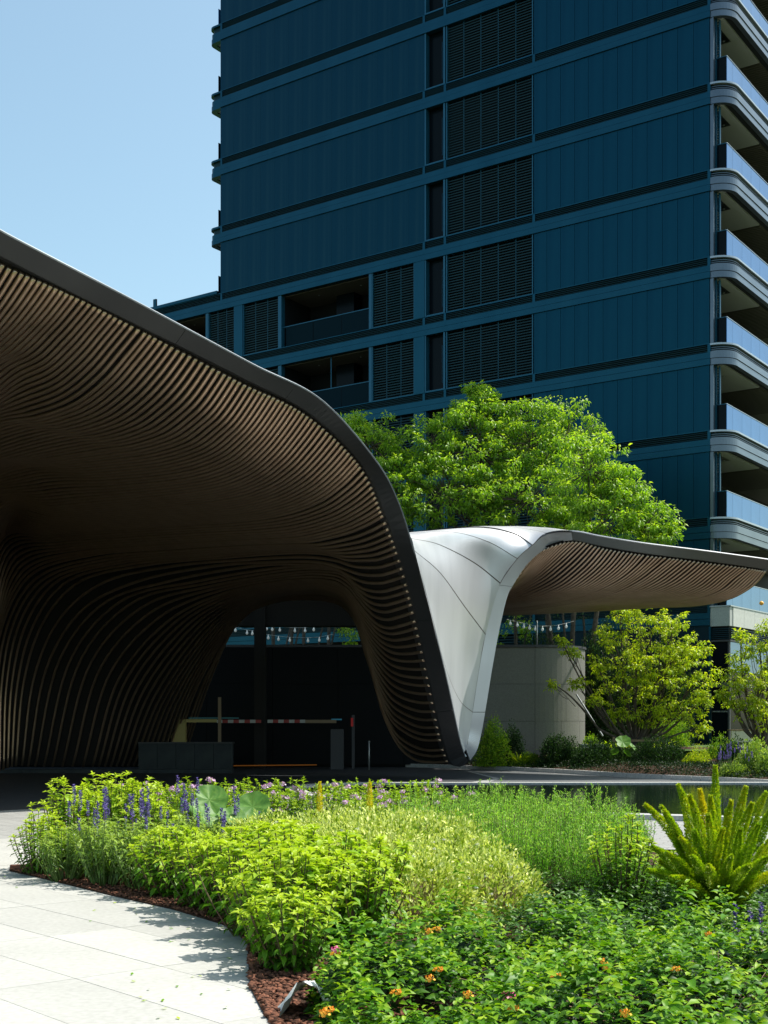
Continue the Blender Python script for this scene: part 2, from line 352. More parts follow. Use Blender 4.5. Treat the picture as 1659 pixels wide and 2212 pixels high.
# far kerb and planted bank
kl = [(-14,49.4),(-6,49.3),(-2,49.2),(1.0,47.6)]+[tuple(G(x,y)[:2]) for x,y in [(1028,1662),(1185,1669),(1340,1679),(1460,1685),(1558,1689),(1659,1695)]]+[(12,31.5),(15,28.5),(20,25)]
kl = [tuple(p) for p in catmull(kl, 60)]
kerb = empty('garden_kerb', (0,0,0), label='long grey granite kerb between the driveway and the far planted bank', cat='kerb')
for i in range(len(kl)-1):
    a, q = np.array(kl[i]), np.array(kl[i+1]); d = q-a; L = np.linalg.norm(d); u = d/L; v = np.array([-u[1],u[0]])
    if v[1] < 0: v = -v
    a2 = a+u*.008; q2 = q-u*.008
    c4 = [a2, q2, q2+v*.16, a2+v*.16]
    V = [(c[0],c[1],-.01) for c in c4]+[(c[0],c[1],.13) for c in c4]
    link('kerb_stone', mesh(V, [(3,2,1,0),(4,5,6,7),(0,1,5,4),(1,2,6,5),(2,3,7,6),(3,0,4,7)], M['kerb']), kerb)
def bank_z(x, y):
    d = edge_dist((x,y), [tuple(k) for k in kl]+[(20,25)]); return .10+.60*min(1, d/8)
nx, rows = len(kl), 8
V = []; fs = []
for i,p in enumerate(kl):
    for j in range(rows):
        t = j/(rows-1); dx = .3 if p[0] < 12 else 4; V.append((p[0]+dx*t*9+.05, p[1]+.12+t*12, .09+.64*min(1,t*1.6)))
for i in range(nx-1):
    for j in range(rows-1): a=i*rows+j; fs.append((a,a+rows,a+rows+1,a+1))
link('planted_bank', mesh(V, fs, M['soil'], True), kind='structure')
sheet('upper_lawn', [(5,44),(40,30),(60,60),(-30,80),(-30,60),(8.5,52.0)], .72, M['grass'])

# ------------------------------------------------------------------ apartment tower (local x along the shaded facade, y into the block)
TR = R(-34.98)
C0 = (13.53, 54.0)
tower = empty('apartment_tower', (*C0, 0), TR, label='tall dark blue metal clad apartment tower with rounded balconies on its right side', cat='building')
ca, sa = math.cos(TR), math.sin(TR)
def fx(px, ly=0.0):          # image column -> local x on the plane y = ly
    k = (px-HX)/F; # X = C0x + ca*x - sa*y ; Y = C0y + sa*x + ca*y
    return (k*(C0[1]+ca*ly)-C0[0]+sa*ly)/(ca-k*sa)
H = 3.6; Z0 = 27.27
def zt(k): return Z0+H*k
XL = fx(476.6); OPH = 2.72
KT = 4
xw0, xw1 = fx(918), fx(960.5)         # slot window column
xlv0, xlv1 = fx(964), fx(1151.5)
pedges = [fx(p) for p in (1153.5,1181.5,1211,1241.5,1271,1303,1334,1366,1398,1431,1464,1498,1533)]
def ribbon(name, path, z0, z1, th, m, parent):
    """path in plan, solid strip of thickness th on its left-hand (inner) side"""
    pts = np.array(path); n = len(pts); T = np.gradient(pts, axis=0); T /= np.linalg.norm(T,axis=1,keepdims=True)
    N = np.stack([-T[:,1], T[:,0]],1); q = pts+N*th
    V = np.concatenate([np.c_[pts,np.full(n,z0)], np.c_[pts,np.full(n,z1)], np.c_[q,np.full(n,z1)], np.c_[q,np.full(n,z0)]])
    fs = []
    for i in range(n-1):
        for a in range(4):
            c=(a+1)%4; fs.append((a*n+i, a*n+i+1, c*n+i+1, c*n+i))
    fs += [(0,n,2*n,3*n),(n-1,4*n-1,3*n-1,2*n-1)]
    return fs, V
def rpath(off, rr=.85, x0=0.0, yend=15):
    """right corner: from the shaded facade round to the balcony side; off = outwards"""
    a = np.linspace(-math.pi/2, 0, 11); r = rr+off
    p = [(x0, -off)]+[(x0+r*math.cos(t), rr+r*math.sin(t)) for t in a]+[(x0+rr+off, y) for y in (rr+1.5, 4, 8, yend)]
    return p
def lpath(off, rr=.38):
    a = np.linspace(math.pi, 3*math.pi/2, 9); r = rr+off
    e = .48; return [(XL-e-rr-off, y) for y in (13, 6, rr+.8)]+[(XL-e+r*math.cos(t), rr+r*math.sin(t)) for t in a]+[(XL, -off)]
def rib(name, p, z0, z1, th, m, parent, smooth=True):
    fs, V = ribbon(name, p, z0, z1, th, m, parent); me = mesh(V, fs, m)
    return link(name, me, parent)
def sub(parent, *kids):          # make parts of a part; the parent has no rotation of its own
    for k_ in kids:
        k_.parent = parent; k_.location = Vector(k_.location)-Vector(parent.location)
    return kids
# inner core and floor plates
bx('wall', M['dark'], XL+.1, -2.6, 2.4, 16, 0, zt(KT)+.9, tower, label='dark inner core wall')
for k in range(-6, KT+1):
    top = zt(k)
    bx('floor_slab', M['dark'], XL+.02, -.02, .22, 2.42, top+.03, top+.86, tower)
    # facade bands on the shaded side
    for nm, y0, z0, z1 in (('lower_band', -.07, 0, .255), ('upper_band', -.045, .275, .52)):
        bx('floor_band', M['band'], XL, 0, y0, .2, top+z0, top+z1, tower)
    bx('groove_back', M['louvre'], XL, 0, .12, .2, top+.52, top+.88, tower)
    f = MB()
    for q in range(4): f.box(XL+.15, -.12, .0, .11, top+.56+q*.078, top+.58+q*.078)
    f.build('groove_louvre', M['louvre'], tower)
    bx('groove_rail', M['band'], XL, 0, -.03, .12, top+.862, top+.90, tower)
    for xx in (XL, xw0-.12, xlv0-.13, xlv1-.02, -.12): bx('groove_stop', M['band'], xx, xx+.13, -.025, .11, top+.522, top+.86, tower)
def louvre_bay(x0, x1, z0, z1, nsub, parent, y=.06, pitch=.125, fr=M['frame']):
    g = MB()
    for q in range(int((z1-z0)/pitch)):
        z = z0+.03+q*pitch
        V = [(x0+.05,y,z),(x1-.05,y,z),(x1-.05,y+.09,z+.05),(x0+.05,y+.09,z+.05),(x0+.05,y,z+.045),(x1-.05,y,z+.045),(x1-.05,y+.09,z+.095),(x0+.05,y+.09,z+.095)]
        g.add(V, [(3,2,1,0),(4,5,6,7),(0,1,5,4),(1,2,6,5),(2,3,7,6),(3,0,4,7)])
    lv = g.build('louvre_blades', M['blade'], parent)
    f = MB()
    for xx in (x0, x1-.05): f.box(xx, xx+.05, -.01, .2, z0, z1)
    for q in range(1, nsub): xx = x0+(x1-x0)*q/nsub; f.box(xx-.012, xx+.012, .07, .10, z0, z1)
    f.box(x0+.05, x1-.05, -.01, .2, z0-.0, z0+.03)
    fo_ = f.build('louvre_frame', fr, parent)
    sub(fo_, lv, bx('backing', M['dark'], x0+.05, x1-.05, .3, .36, z0, z1, parent))
for k in range(-6, KT+1):
    z1 = zt(k)-.012; z0 = zt(k)-OPH+.02
    if k == -6: z0 = 3.0
    # clad panels on the right
    for a, c in zip(pedges[:-1], pedges[1:]):
        bx('cladding_panel', M['panel'] if k > -6 else M['lpanel'], a+.007, c-.007, -.01, .12, z0, z1, tower)
    bx('panel_backing', M['dark'], pedges[0], pedges[-1], .13, .2, z0, z1, tower)
    louvre_bay(xlv0, xlv1, z0, z1, 5, tower)
    # slot window
    wp_ = bx('window_pane', M['dglass'], xw0+.07, xw1-.07, .28, .31, z0, z1, tower)
    f = MB(); f.box(xw0, xw0+.07, -.03, .3, z0, z1); f.box(xw1-.06, xw1+.04, -.03, .3, z0, z1); f.box(xw0+.07,xw1-.06,-.02,.3,z0,z0+.05); wf_ = f.build('window_frame', M['frame'], tower)
    sub(wf_, wp_); bx('window_mullion', M['frame'], xw1-.30, xw1-.285, .25, .28, z0+.4, z1-.5, tower)
    if k >= 0:       # solid weathered wall on the left
        n = 14
        for q in range(n):
            a = XL+(xw0-XL)*q/n; c = XL+(xw0-XL)*(q+1)/n
            bx('cladding_panel', M['wallpanel'], a+.0022, c-.0022, -.01, .12, z0, z1, tower)
        bx('panel_backing', M['wallpanel'], XL, xw0, .13, .2, z0, z1, tower)
# side returns
bx('wall', M['panel'], XL, XL+.12, .21, 16, 0, zt(KT)+.88, tower, label='blue clad end wall facing the sky')
# left rounded balcony ends
for k in range(0, KT+1):
    top = zt(k)
    for off, z0, z1, m in ((.0,0,.255,M['band']),(-.03,.275,.52,M['band']),(-.12,.52,.80,M['louvre']),(.02,.80,.90,M['band'])):
        rib('balcony_band', lpath(off), top+z0, top+z1, -.0+.3, m, tower)
    bx('balcony_rail_glass', M['bglass'] if k == 3 else M['gglass'], XL-.44, XL-.41, .3, 6, top+.9, top+1.95, tower)
    bx('balcony_floor', M['soffit'], XL-.6, XL-.01, .3, 12, top+.05, top+.5, tower)
bx('balcony_rail_glass', M['gglass'], XL-.44, XL-.41, .3, 6, zt(-1)+.95, zt(-1)+2.0, tower)

# low block with loggias: left of the slot windows and beyond the tower edge
block = empty('loggia_block', (*C0, 0), TR, label='lower blue block with louvred bays and recessed loggias behind the canopy', cat='building')
XE = -46.0
for k in range(-6, 0):
    top = zt(k); z0 = top-OPH+.02; z1 = top-.012
    if k == -6: z0 = 2.9
    for y0, a0, a1 in ((-.066,0,.255),(-.041,.275,.52)):
        bx('floor_band', M['band'], XE, XL-.004, y0, .2, top+a0, top+a1, block)
    bx('groove_back', M['louvre'], XE, XL-.004, .12, .2, top+.52, top+.88, block)
    f = MB()
    for q in range(4): f.box(XE, XL-.1, .0, .11, top+.56+q*.078, top+.58+q*.078)
    f.build('groove_louvre', M['louvre'], block)
    bx('groove_rail', M['band'], XE, XL-.004, -.03, .12, top+.862, top+.90, block)
    bx('floor_slab', M['dark'], XE, XL-.004, .22, 2.6, top+.03, top+.86, block)
    px = lambda p: fx(p)
    # pillars
    for a, c in ((895.5,918),(507,525)): bx('pillar', M['band'], px(a), px(c), -.05, .5, z0-.02, z1+.02, block)
    for a, c in ((797.5,803.5),(602.5,608.5),(445,450)): bx('mullion', M['frame'], px(a), px(c), -.03, .25, z0, z1, block)
    louvre_bay(px(803.5), px(895.5), z0, z1, 3, block)
    louvre_bay(px(525), px(602.5), z0, z1, 3, block)
    louvre_bay(px(450), px(507), z0, z1, 3, block)
    louvre_bay(px(300), px(372), z0, z1, 3, block)
    for a, c in ((608.5,797.5),(372,445)):
        x0, x1 = px(a), px(c)
        bx('loggia_ceiling', M['soffitb'], x0, x1, .25, 2.5, z1-.03, z1, block)
        bx('loggia_back', M['dark'], x0, x1, 2.5, 2.55, z0, z1-.03, block); hr_ = bx('handrail', M['frame'], x0, x1, .12, .17, z0+1.05, z0+1.09, block)
        bx('loggia_side', M['dark'], x0-.06, x0, .26, 2.5, z0, z1, block)
        bx('inner_column', M['dglass'], x0+(x1-x0)*.42, x0+(x1-x0)*.62, 1.6, 2.3, z0, z1-.04, block)
        for q in range(3):
            w0 = x0+(x1-x0)*(.03+q*.325); sub(hr_, bx('rail_glass', M['gglass'], w0, w0+(x1-x0)*.318, .14, .155, z0+.05, z0+1.045, block))
        for fx_ in (.3,.78,.95):
            l = MB(); l.tube([(x0+(x1-x0)*fx_,1.0,z1-.05),(x0+(x1-x0)*fx_,1.0,z1-.031)], .05, 8); l.build('downlight', M['rimlight'], block)
    bx('louvre_curtain', M['panel'], px(838), px(862), .23, .28, z0+.5, z1-.4, block)
bx('wall', M['dark'], XE, XL-.004, 2.62, 14, 0, zt(-1)+.86, block, label='dark back wall of the loggias')
bx('parapet', M['band'], XE, XL-.2, -.09, .3, zt(-1)+.90, zt(-1)+1.06, block)
bx('roof_post', M['band'], fx(328), fx(334), .1, .2, zt(-1)+1.06, zt(-1)+1.55, block)
x0, x1 = fx(608.5), fx(797.5); z0 = zt(-2)-OPH
bx('window_mullion', M['frame'], x0+(x1-x0)*.545, x0+(x1-x0)*.552, .2, .24, z0, zt(-2)-.02, block)
o = link('yellow_notice', mesh([(0,0,0),(.22,0,.02),(.26,0,.62),(-.04,0,.66),(0,.004,0),(.22,.004,.02),(.26,.004,.62),(-.04,.004,.66)],[(0,1,2,3),(7,6,5,4),(0,4,5,1),(2,6,7,3),(1,5,6,2),(3,7,4,0)], M['note']), block, loc=(x0+(x1-x0)*.415,.25,z0+.35))
bx('ground_wall', M['dglass'], fx(520), fx(918), -.02, .1, .3, 2.9, block)  # dark glass colour used here to put shade into the wall
for q in range(12):
    a = fx(500)+(fx(800)-fx(500))*q/12; bx('ground_panel', M['band'], a+.01, a+(fx(800)-fx(500))/12-.01, -.05, -.02, 4.1, 5.4, block)

# balcony side (right)
RX = .85
for k in range(-6, KT+1):
    top = zt(k); gr = (k == -6)
    def strip(off, z0, z1, m, th=.2, nm='balcony_band'): return rib(nm, rpath(off), top+z0, top+z1, th, m, tower)
    if not gr:
        strip(.0, .0, .25, M['bband']); strip(.035, .265, .53, M['bband']); strip(-.02,.53,.575, M['bband'])
        strip(-.13, .575, .80, M['louvre'], .1, 'groove_back')
        for q in range(2): strip(-.03, .62+q*.08, .64+q*.08, M['bband'], .1, 'groove_fin')
        strip(.05, .80, .875, M['rimlight'], .6, 'balcony_lip')
        strip(-.201, .10, .14, M['dark'], .28, 'soffit_channel')
    else:
        s = [(0,-.02),(.78,-.02+.0),(.84,.3),(.84,15)]
        bx('stone_band', M['stone'], .0, .83, -.02, .3, top-.05, top+.74, tower)
        for q in range(10): bx('stone_band', M['stoneb'], .50, .86, .31+q*1.3, .31+q*1.3+1.285, top-.05, top+.74, tower)
        bx('balcony_lip', M['rimlight'], -.02, .88, -.04, 13, top+.75, top+.80, tower)
    zf = top+(.875 if not gr else .80)
    # floor and ceiling plate
    cb = bx('ceiling', M['soffit'], -2.5, .38, .40, 4.9, top+.03, top+.13, tower)
    bx('ceiling', M['soffitb'], -2.5, .38, 4.95, 15, top+.02, top+.10, tower, label='brown slatted ceiling')
    bx('floor_slab', M['dark'], -2.5, .36, .35, 15, top+.14, zf-.08, tower)
    f = MB()
    for q in range(24): f.box(-2.5, .36, 5.0+q*.2, 5.12+q*.2, top-.01, top+.015)
    f.build('ceiling_slats', M['soffitb'], tower)
    for q,(xx,yy) in enumerate(((-.25,1.0),(-.25,2.2))):
        l = MB(); l.tube([(xx,yy,top+.005),(xx,yy,top+.029)], .055, 8); sub(cb, l.build('downlight', M['rimlight'], tower))
    if k < KT:
        g0 = zf; g1 = zf+1.08
        bx('rail_glass', M['dglass'], .06, .54, .33, .35, g0, g1, tower)
        hr_ = bx('handrail', M['rimlight'], .54, .60, .30, 14, g1, g1+.025, tower)
        sub(hr_, bx('rail_glass', M['bglass'], .56, .58, .33, 1.0, g0, g1, tower))
        for q in range(8): sub(hr_, bx('rail_glass', M['bglass'], .56, .58, 1.015+q*1.12, 1.015+q*1.12+1.105, g0, g1, tower))
        bx('handrail', M['frame'], .0, .54, .30, .36, g1, g1+.025, tower)
        # end pilaster, shutter, inner wall
        bx('pilaster', M['bband'], -.02, .12, .02, .22, zf, zt(k+1)-.02, tower)
        bx('pilaster', M['band'], -.10, .18, .225, .3, zf, zt(k+1)-.01, tower)
        g = MB()
        for q in range(24): g.box(-.2, .2, .42, .48, zf+.1+q*.11, zf+.13+q*.11)
        g.build('shutter_blades', M['louvre'], tower)
        bx('shutter_frame', M['frame'], .2, .26, .40, .5, zf, zt(k+1)-.01, tower)
        bx('inner_wall', M['dark'], -2.5, -2.42, .35, 15, zf, zt(k+1)+.02, tower)
        bx('inner_wall', M['soffitb'], -2.4, -1.2, 3.2, 3.3, zf, zt(k+1)+.01, tower)
    # wall end
bx('wall', M['panel'], -.14, -.0, .2, .34, 0, zt(KT), tower, label='narrow corner return of the blue wall')
# ground floor shopfront
zg = zt(-6)-.05
bx('plinth_wall', M['lpanel'], fx(1400), -.02, .13, .3, .4, zg, tower)
g = MB()
for q in range(6): g.box(.02, .78, .02, .08, zg-.52+q*.08, zg-.49+q*.08)
for q in range(6): g.box(.79, .84, .1, 13, zg-.52+q*.08, zg-.49+q*.08)
g.build('vent_louvre', M['louvre'], tower)
bx('louvre_back', M['dark'], .0, .75, .1, 13, zg-.56, zg, tower)
bx('transom', M['coping'], .0, .86, -.02, 13, zg-.64, zg-.57, tower)
bx('window_pane', M['dglass'], .04, .72, .05, .08, 3.3, zg-.66, tower)
for q in range(5): bx('window_pane', M['bglass'], .78, .80, .12+q*1.6, .12+q*1.6+1.58, 3.75, zg-.66, tower, label='shop clerestory pane reflecting the sky')
bx('transom', M['coping'], .0, .84, .0, 13, 3.1, 3.3, tower)
bx('window_pane', M['dglass'], .04, .76, .06, .09, .75, 3.1, tower)
bx('window_pane', M['dglass'], .74, .76, .12, 13, .75, 3.7, tower, label='dark shopfront glazing')
bx('corner_post', M['coping'], .74, .82, -.0, .1, .5, zg-.64, tower)
bx('corner_post', M['band'], -.06, .02, -.05, .14, .5, zg, tower)
cu = bpy.data.curves.new('t', 'FONT'); cu.body = 'MANNER COFFEE'; cu.size = .082; cu.extrude = .004; cu.align_x = 'CENTER'
to = bpy.data.objects.new('t', cu); col.objects.link(to)
bpy.context.view_layer.update()
tm = bpy.data.meshes.new_from_object(to.evaluated_get(bpy.context.evaluated_depsgraph_get())); bpy.data.objects.remove(to)
tm.materials.clear(); tm.materials.append(M['white'])
o = link('sign_lettering', tm, tower, loc=(.40,.045,2.07)); o.rotation_euler = (R(90),0,0)
tbl = empty('display_bench', (0,0,0), label='cream fronted planter bench outside the shop window at the right', cat='bench')
c = P(1612,1590,48.5); bxx = bx('front_panel', M['cream'], c[0]-.55, c[0]+.45, c[1], c[1]+.05, c[2]-.22, c[2]+.2, tbl)
bx('bench_top', M['wood'], c[0]-.57, c[0]+1.2, c[1]-.02, c[1]+.5, c[2]+.2, c[2]+.24, tbl)
for dx in (-.5,1.1): bx('leg', M['coping'], c[0]+dx, c[0]+dx+.06, c[1]+.1, c[1]+.16, .6, c[2]-.1, tbl)
# ------------------------------------------------------------------ the canopy
U = np.array([-.7071, .7071])
canopy = empty('entrance_canopy', (3.0, 38.5, 0), label='sweeping freeform entrance canopy with brown slatted underside and silver metal skin', cat='canopy')
CO = np.array([3.0,38.5,0])
def cl(name, V, fs, m, smooth=True, **k): return link(name, mesh(np.asarray(V)-CO, fs, m, smooth), canopy, **k)
#  start on the fascia's lower edge (x, y, depth), matching point on its upper edge, then image points of a slat ('t',t,z) where out of frame
K = [
 ((-3400,-1100,9.0),(-3380,-1240), [('t',1,8.6),('t',2,8.4),('t',3.5,8.1),('t',5,8.0),('t',7,7.8),('t',9,7.6),('t',12,7.3),('t',14.5,6.6),('t',16,4.5),('t',16.7,2),('t',17,0)], 0),
 ((-1141,80,15.0),(-1110,30), [('t',1,8.5),('t',2,8.3),('t',3.5,8.1),('t',5,8.0),('t',7,7.8),('t',9,7.6),('t',12,7.3),('t',14.5,6.6),('t',16,4.5),('t',16.7,2),('t',17,0)], 14),
 ((-260,415,19.4),(-235,374), [('t',1,8.4),('t',2,8.2),('t',3.5,8.1),('t',5,8.0),('t',7,7.8),('t',9,7.6),('t',12,7.3),('t',14.5,6.6),('t',16,4.5),('t',16.7,2),('t',17,0)], 16),
 ((0,552,21.0),(22,512), [('t',1,8.55),('t',2,8.2),('t',3.5,8.0),('t',5,7.9),('t',7,7.8),('t',9.5,7.6),('t',12.5,7.2),('t',15,6.4),('t',16.3,4.5),('t',16.8,2),('t',17,0)], 20),
 ((173,640,22.1),(197,603), [(138,684),(105,720),(60,763),(0,797),('t',4.4,7.7),('t',7,7.6),('t',11,7.3),('t',14.6,6.4),('t',16.1,4.5),('t',16.8,2),('t',17,0)], 14),
 ((320,713,23.3),(343,680), [(275,768),(224,826),(160,874),(80,902),(0,915),('t',8,7.7),('t',12,7.2),('t',15,6.2),('t',16.4,4.3),('t',17,2),('t',17.2,0)], 12),
 ((525,816,25.0),(546,789), [(477,887),(441,922),(397,953),(331,975),(265,986),(140,1000),(0,1012),('t',13.5,7.2),('t',16.3,4.6),('t',17,2),('t',17.3,0)], 17),
 ((670,893,26.4),(694,866), [(632,945),(595,988),(548,1026),(485,1052),(397,1067),(265,1080),(120,1094),(0,1106),('t',16.2,4.6),('t',17,2),('t',17.3,0)], 15),
 ((785,1003,27.9),(812,997), [(740,1048),(688,1085),(617,1111),(529,1125),(397,1134),(240,1144),(100,1154),(0,1172),('t',16.6,4.2),('t',17.3,2),('t',17.5,0)], 15),
 ((833,1112,29.0),(862,1090), [(790,1136),(745,1154),(676,1170),(624,1172),(520,1176),(364,1186),(200,1200),(70,1240),(10,1340),(-15,1480),('t',17.7,0)], 10),
 ((861,1193,30.0),(894,1192), [(834,1204),(806,1211),(754,1211),(702,1198),(620,1196),(480,1206),(312,1222),(170,1258),(90,1350),(50,1480),(35,1655)], 6),
 ((882,1262,31.2),(913.6,1261), [(850,1273),(821,1279),(790,1275),(766,1261),(742,1238),(700,1226),(600,1228),(420,1258),(260,1300),(150,1430),(95,1656)], 4),
 ((902,1341,32.5),(934,1340), [(864,1353),(836,1357),(809,1345),(778,1309),(752,1277),(715,1256),(630,1254),(490,1280),(360,1345),(255,1470),(200,1656)], 5),
 ((927,1464,34.5),(964,1464), [(898,1465),(860,1458),(831,1438),(802,1400),(770,1335),(738,1288),(670,1272),(540,1296),(445,1365),(345,1510),(290,1655)], 7),
 ((958,1599,37.0),(991,1590), [(912,1599),(874,1582),(845,1556),(817,1498),(790,1418),(755,1318),(690,1284),(570,1300),(490,1372),(420,1500),(372,1652)], 8),
 ((972,1645,38.0),(1001,1626), [(934,1648),(892,1640),(856,1605),(824,1535),(795,1428),(758,1330),(700,1298),(590,1303),(513,1348),(455,1470),(394,1650)], 3),
]
def ctrl(k):
    (x,y,d), tp, pts, n = k; E = P(x,y,d); out = [(E[0],E[1],0,E[2])]
    for q in pts:
        if q[0] == 't': out.append((E[0],E[1],q[1],q[2]))
        else:
            kx = (q[0]-HX)/F; t = (E[0]-kx*E[1])/(.7071*(1+kx)); dd = E[1]+.7071*t
            out.append((E[0],E[1],t,EYE+(HY-q[1])/F*dd))
    return np.array(out)
def grid(keys, NJ):
    C = np.array([ctrl(k) for k in keys])                # (nk, npts, 4)
    us = [0.0]
    for i,k in enumerate(keys[1:]):
        n = k[3]; us += [i+(q+1)/n for q in range(n)]
    us = np.array(us); nk, npt, _ = C.shape
    D = catmull_at(C.reshape(nk, -1), us).reshape(len(us), npt, 4)
    out = np.array([catmull(D[i], NJ) for i in range(len(us))])
    Pn = np.stack([out[...,0]+U[0]*out[...,2], out[...,1]+U[1]*out[...,2], np.maximum(out[...,3], 0.02)], -1)
    T = np.array([[*P(k[1][0],k[1][1],k[0][2]-.30)] for k in keys]); Tn = catmull_at(T, us)
    return Pn, Tn, us
def gridfaces(a, b_):
    i, j = np.meshgrid(np.arange(a-1), np.arange(b_-1), indexing='ij'); k = (i*b_+j).ravel()
    return np.stack([k, k+b_, k+b_+1, k+1], 1)
def normals(S):
    di = np.gradient(S, axis=0); dj = np.gradient(S, axis=1); n = np.cross(di, dj); n /= np.linalg.norm(n, axis=2, keepdims=True)+1e-9
    s = np.sum(n*(S-np.array([0,0,EYE])), 2); 
    return n if np.mean(s[:, :S.shape[1]//2]) > 0 else -n
def slats(S, r, skip=0):
    for i in range(skip, len(S)):
        m = MB(); jit = random.uniform(-.004,.004)
        m.tube(S[i,1:]-CO+np.array([0,0,jit]), r, 6); m.build('slat', M['slat'], canopy, True)
S, T, us = grid(K, 84)
N = normals(S)
slats(S+N*.02, .043)
B_ = S+N*.11
cl('soffit_board', B_.reshape(-1,3), gridfaces(*B_.shape[:2]), M['board'], label='dark brown board behind the slats of the main vault')
nr = int(np.searchsorted(us, 9.0))
Rf = S+np.array([0,0,.5]); Rf[:,0] = T; Rf[:,1] = T*.5+(S[:,1]+np.array([0,0,.5]))*.5
Rf = Rf[:nr+1]; cl('roof_skin', Rf.reshape(-1,3), gridfaces(*Rf.shape[:2]), M['silver'])
# left fascia: strip with returns
Bt = S[:,0]; tipB = [P(984,1655,38.1), P(993,1657,38.2), P(1005,1652,38.2), P(1014,1643.5,38.2)]; tipT = [P(1004,1631,37.9), P(1007,1636,37.9), P(1011,1640,37.95), P(1015.5,1642.5,38.0)]
Bt = np.concatenate([Bt, tipB]); Tt = np.concatenate([T, tipT])
def strip3(name, A, Bq, m, back, **k):
    """solid band between two edges, thickened by vector 'back'"""
    n = len(A); V = np.concatenate([A, Bq, Bq+back, A+back]); fs = []
    for i in range(n-1):
        for a in range(4): c=(a+1)%4; fs.append((a*n+i, a*n+i+1, c*n+i+1, c*n+i))
    fs += [(0,n,2*n,3*n),(n-1,4*n-1,3*n-1,2*n-1)]
    return cl(name, V, fs, m, False, **k)
cuts = [0]+[int(np.argmin(np.abs(Bt[:,0]-P(x,0,d)[0])+np.abs(Bt[:,1]-d)*.2)) for x,d in ((375,23.6),(617,25.9),(786,27.9),(900,32.4),(945,36))]+[len(Bt)-1]
for a, c in zip(cuts[:-1], cuts[1:]):
    A_ = Bt[a:c+1].copy(); Q = Tt[a:c+1].copy()
    if a > 0: A_[0] = A_[0]*.93+A_[1]*.07; Q[0] = Q[0]*.93+Q[1]*.07
    strip3('fascia', A_, Q, M['fascia'], np.array([-.18,.16,.05]), label='dark grey front fascia section')
m = MB(); m.tube(Tt[:-2]-CO+np.array([.0,0,.018]), .02, 5); m.build('edge_trim', M['rimlight'], canopy)
# silver skin of the folded leg, rows follow the panel seams
Q_ = [
 [(1001,1626,37.9),(1003,1624,38.0),(1005,1621,38.1),(1007,1618,38.1)],
 [(977,1540,35.9),(987,1571,37.0),(998,1590,37.8),(1011,1602,38.1)],
 [(938,1358,32.4),(968,1457,35.2),(994,1514,37.4),(1021,1538.5,38.2)],
 [(916,1270,31.0),(962,1365,34.6),(1000,1428,37.4),(1036,1441,38.3)],
 [(896,1190,29.7),(952,1239,33.8),(1004,1311,37.0),(1049,1371,38.4)],
 [(889,1163,30.6),(950,1177,34.6),(1025,1216,37.6),(1081,1260,38.5)],
 [(880,1152,33.0),(978,1149,36.2),(1056,1171,38.0),(1118,1207,38.6)],
 [(900,1149,37.2),(1032,1139.5,38.4),(1108,1153,38.9),(1150,1178,38.7)],
 [(950,1151,41),(1075,1139,40.6),(1146,1146,39.6),(1181,1153,38.8)],
 [(1000,1156,44),(1110,1143,42.6),(1185,1143,40.4),(1238,1149,38.5)],
 [(1040,1185,47),(1150,1172,46),(1230,1168,44),(1320,1170,41)],
]
QC = np.array([[P(*p) for p in row] for row in Q_]); nrw = len(Q_)
def silver_at(u, v):
    rowc = catmull_at(QC.reshape(nrw,-1), u).reshape(len(u),4,3)
    return np.array([catmull_at(rowc[i], v*3) for i in range(len(u))])
seams = [0,2,4,5,6,7,8,9,10]
vv = np.linspace(0,1,22)
for a, c in zip(seams[:-1], seams[1:]):
    e = .008 if c-a > 1 else .014
    uu = np.linspace(a+(e if a else 0), c-e, 12); W = silver_at(uu, vv)
    n_ = normals(W); V = np.concatenate([W.reshape(-1,3), (W+n_*.03).reshape(-1,3)])
    cl('roof_panel', V, np.concatenate([gridfaces(12,22), gridfaces(12,22)+12*22]), M['silver'])
uu = np.linspace(0,10,60); W = silver_at(uu, vv); n_ = normals(W)
cl('seam_backing', (W+n_*.022).reshape(-1,3), gridfaces(60,22), M['seam'])
# right flange and wing fascia
FL = [(1007,1618,38.1, 1015.6,1642.5),(1011,1602,38.1, 1030,1621),(1015,1578,38.2, 1039.6,1585),(1021,1538.5,38.2, 1048,1538.5),(1036,1441,38.3, 1064,1440),(1049,1371,38.4, 1078,1364),(1066,1301,38.45, 1095,1292),(1081,1260,38.5, 1108,1264.6),(1118,1207,38.6, 1137,1221),(1150,1178,38.7, 1166,1194),(1181,1154,38.8, 1196,1176),(1238,1149,38.5, 1240,1167),(1300,1160,38.2, 1300,1179),(1393,1175,38.0, 1393,1195),(1528,1192,38.1, 1528,1211.5),(1659,1210,38.4, 1659,1231),(1690,1215,38.4, 1684,1243)]
Fi = np.array([P(a,b_,d) for a,b_,d,c,e in FL]); Fo = np.array([P(c,e,d+(.28 if i < 11 else .22)) for i,(a,b_,d,c,e) in enumerate(FL)])
uF = np.linspace(0, len(FL)-1, 140)
Fi, Fo = catmull_at(Fi, uF), catmull_at(Fo, uF)
segs = [0, int(139*3/16), int(139*7/16), int(139*11/16), int(139*15/16), 139]
for a, c in zip(segs[:-1], segs[1:]):
    A_, Q = Fi[a:c+1].copy(), Fo[a:c+1].copy()
    if a > 0: A_[0] = A_[0]*.85+A_[1]*.15; Q[0] = Q[0]*.85+Q[1]*.15
    if c <= segs[2]: strip3('edge_flange', A_, Q, M['silver'], np.array([-.03,.06,-.0]))
    else: strip3('fascia', A_, Q, M['fasciab'] if a >= segs[3] else M['silver'], np.array([-.03,.08,0]), label='grey fascia section of the right wing' if a >= segs[3] else None)
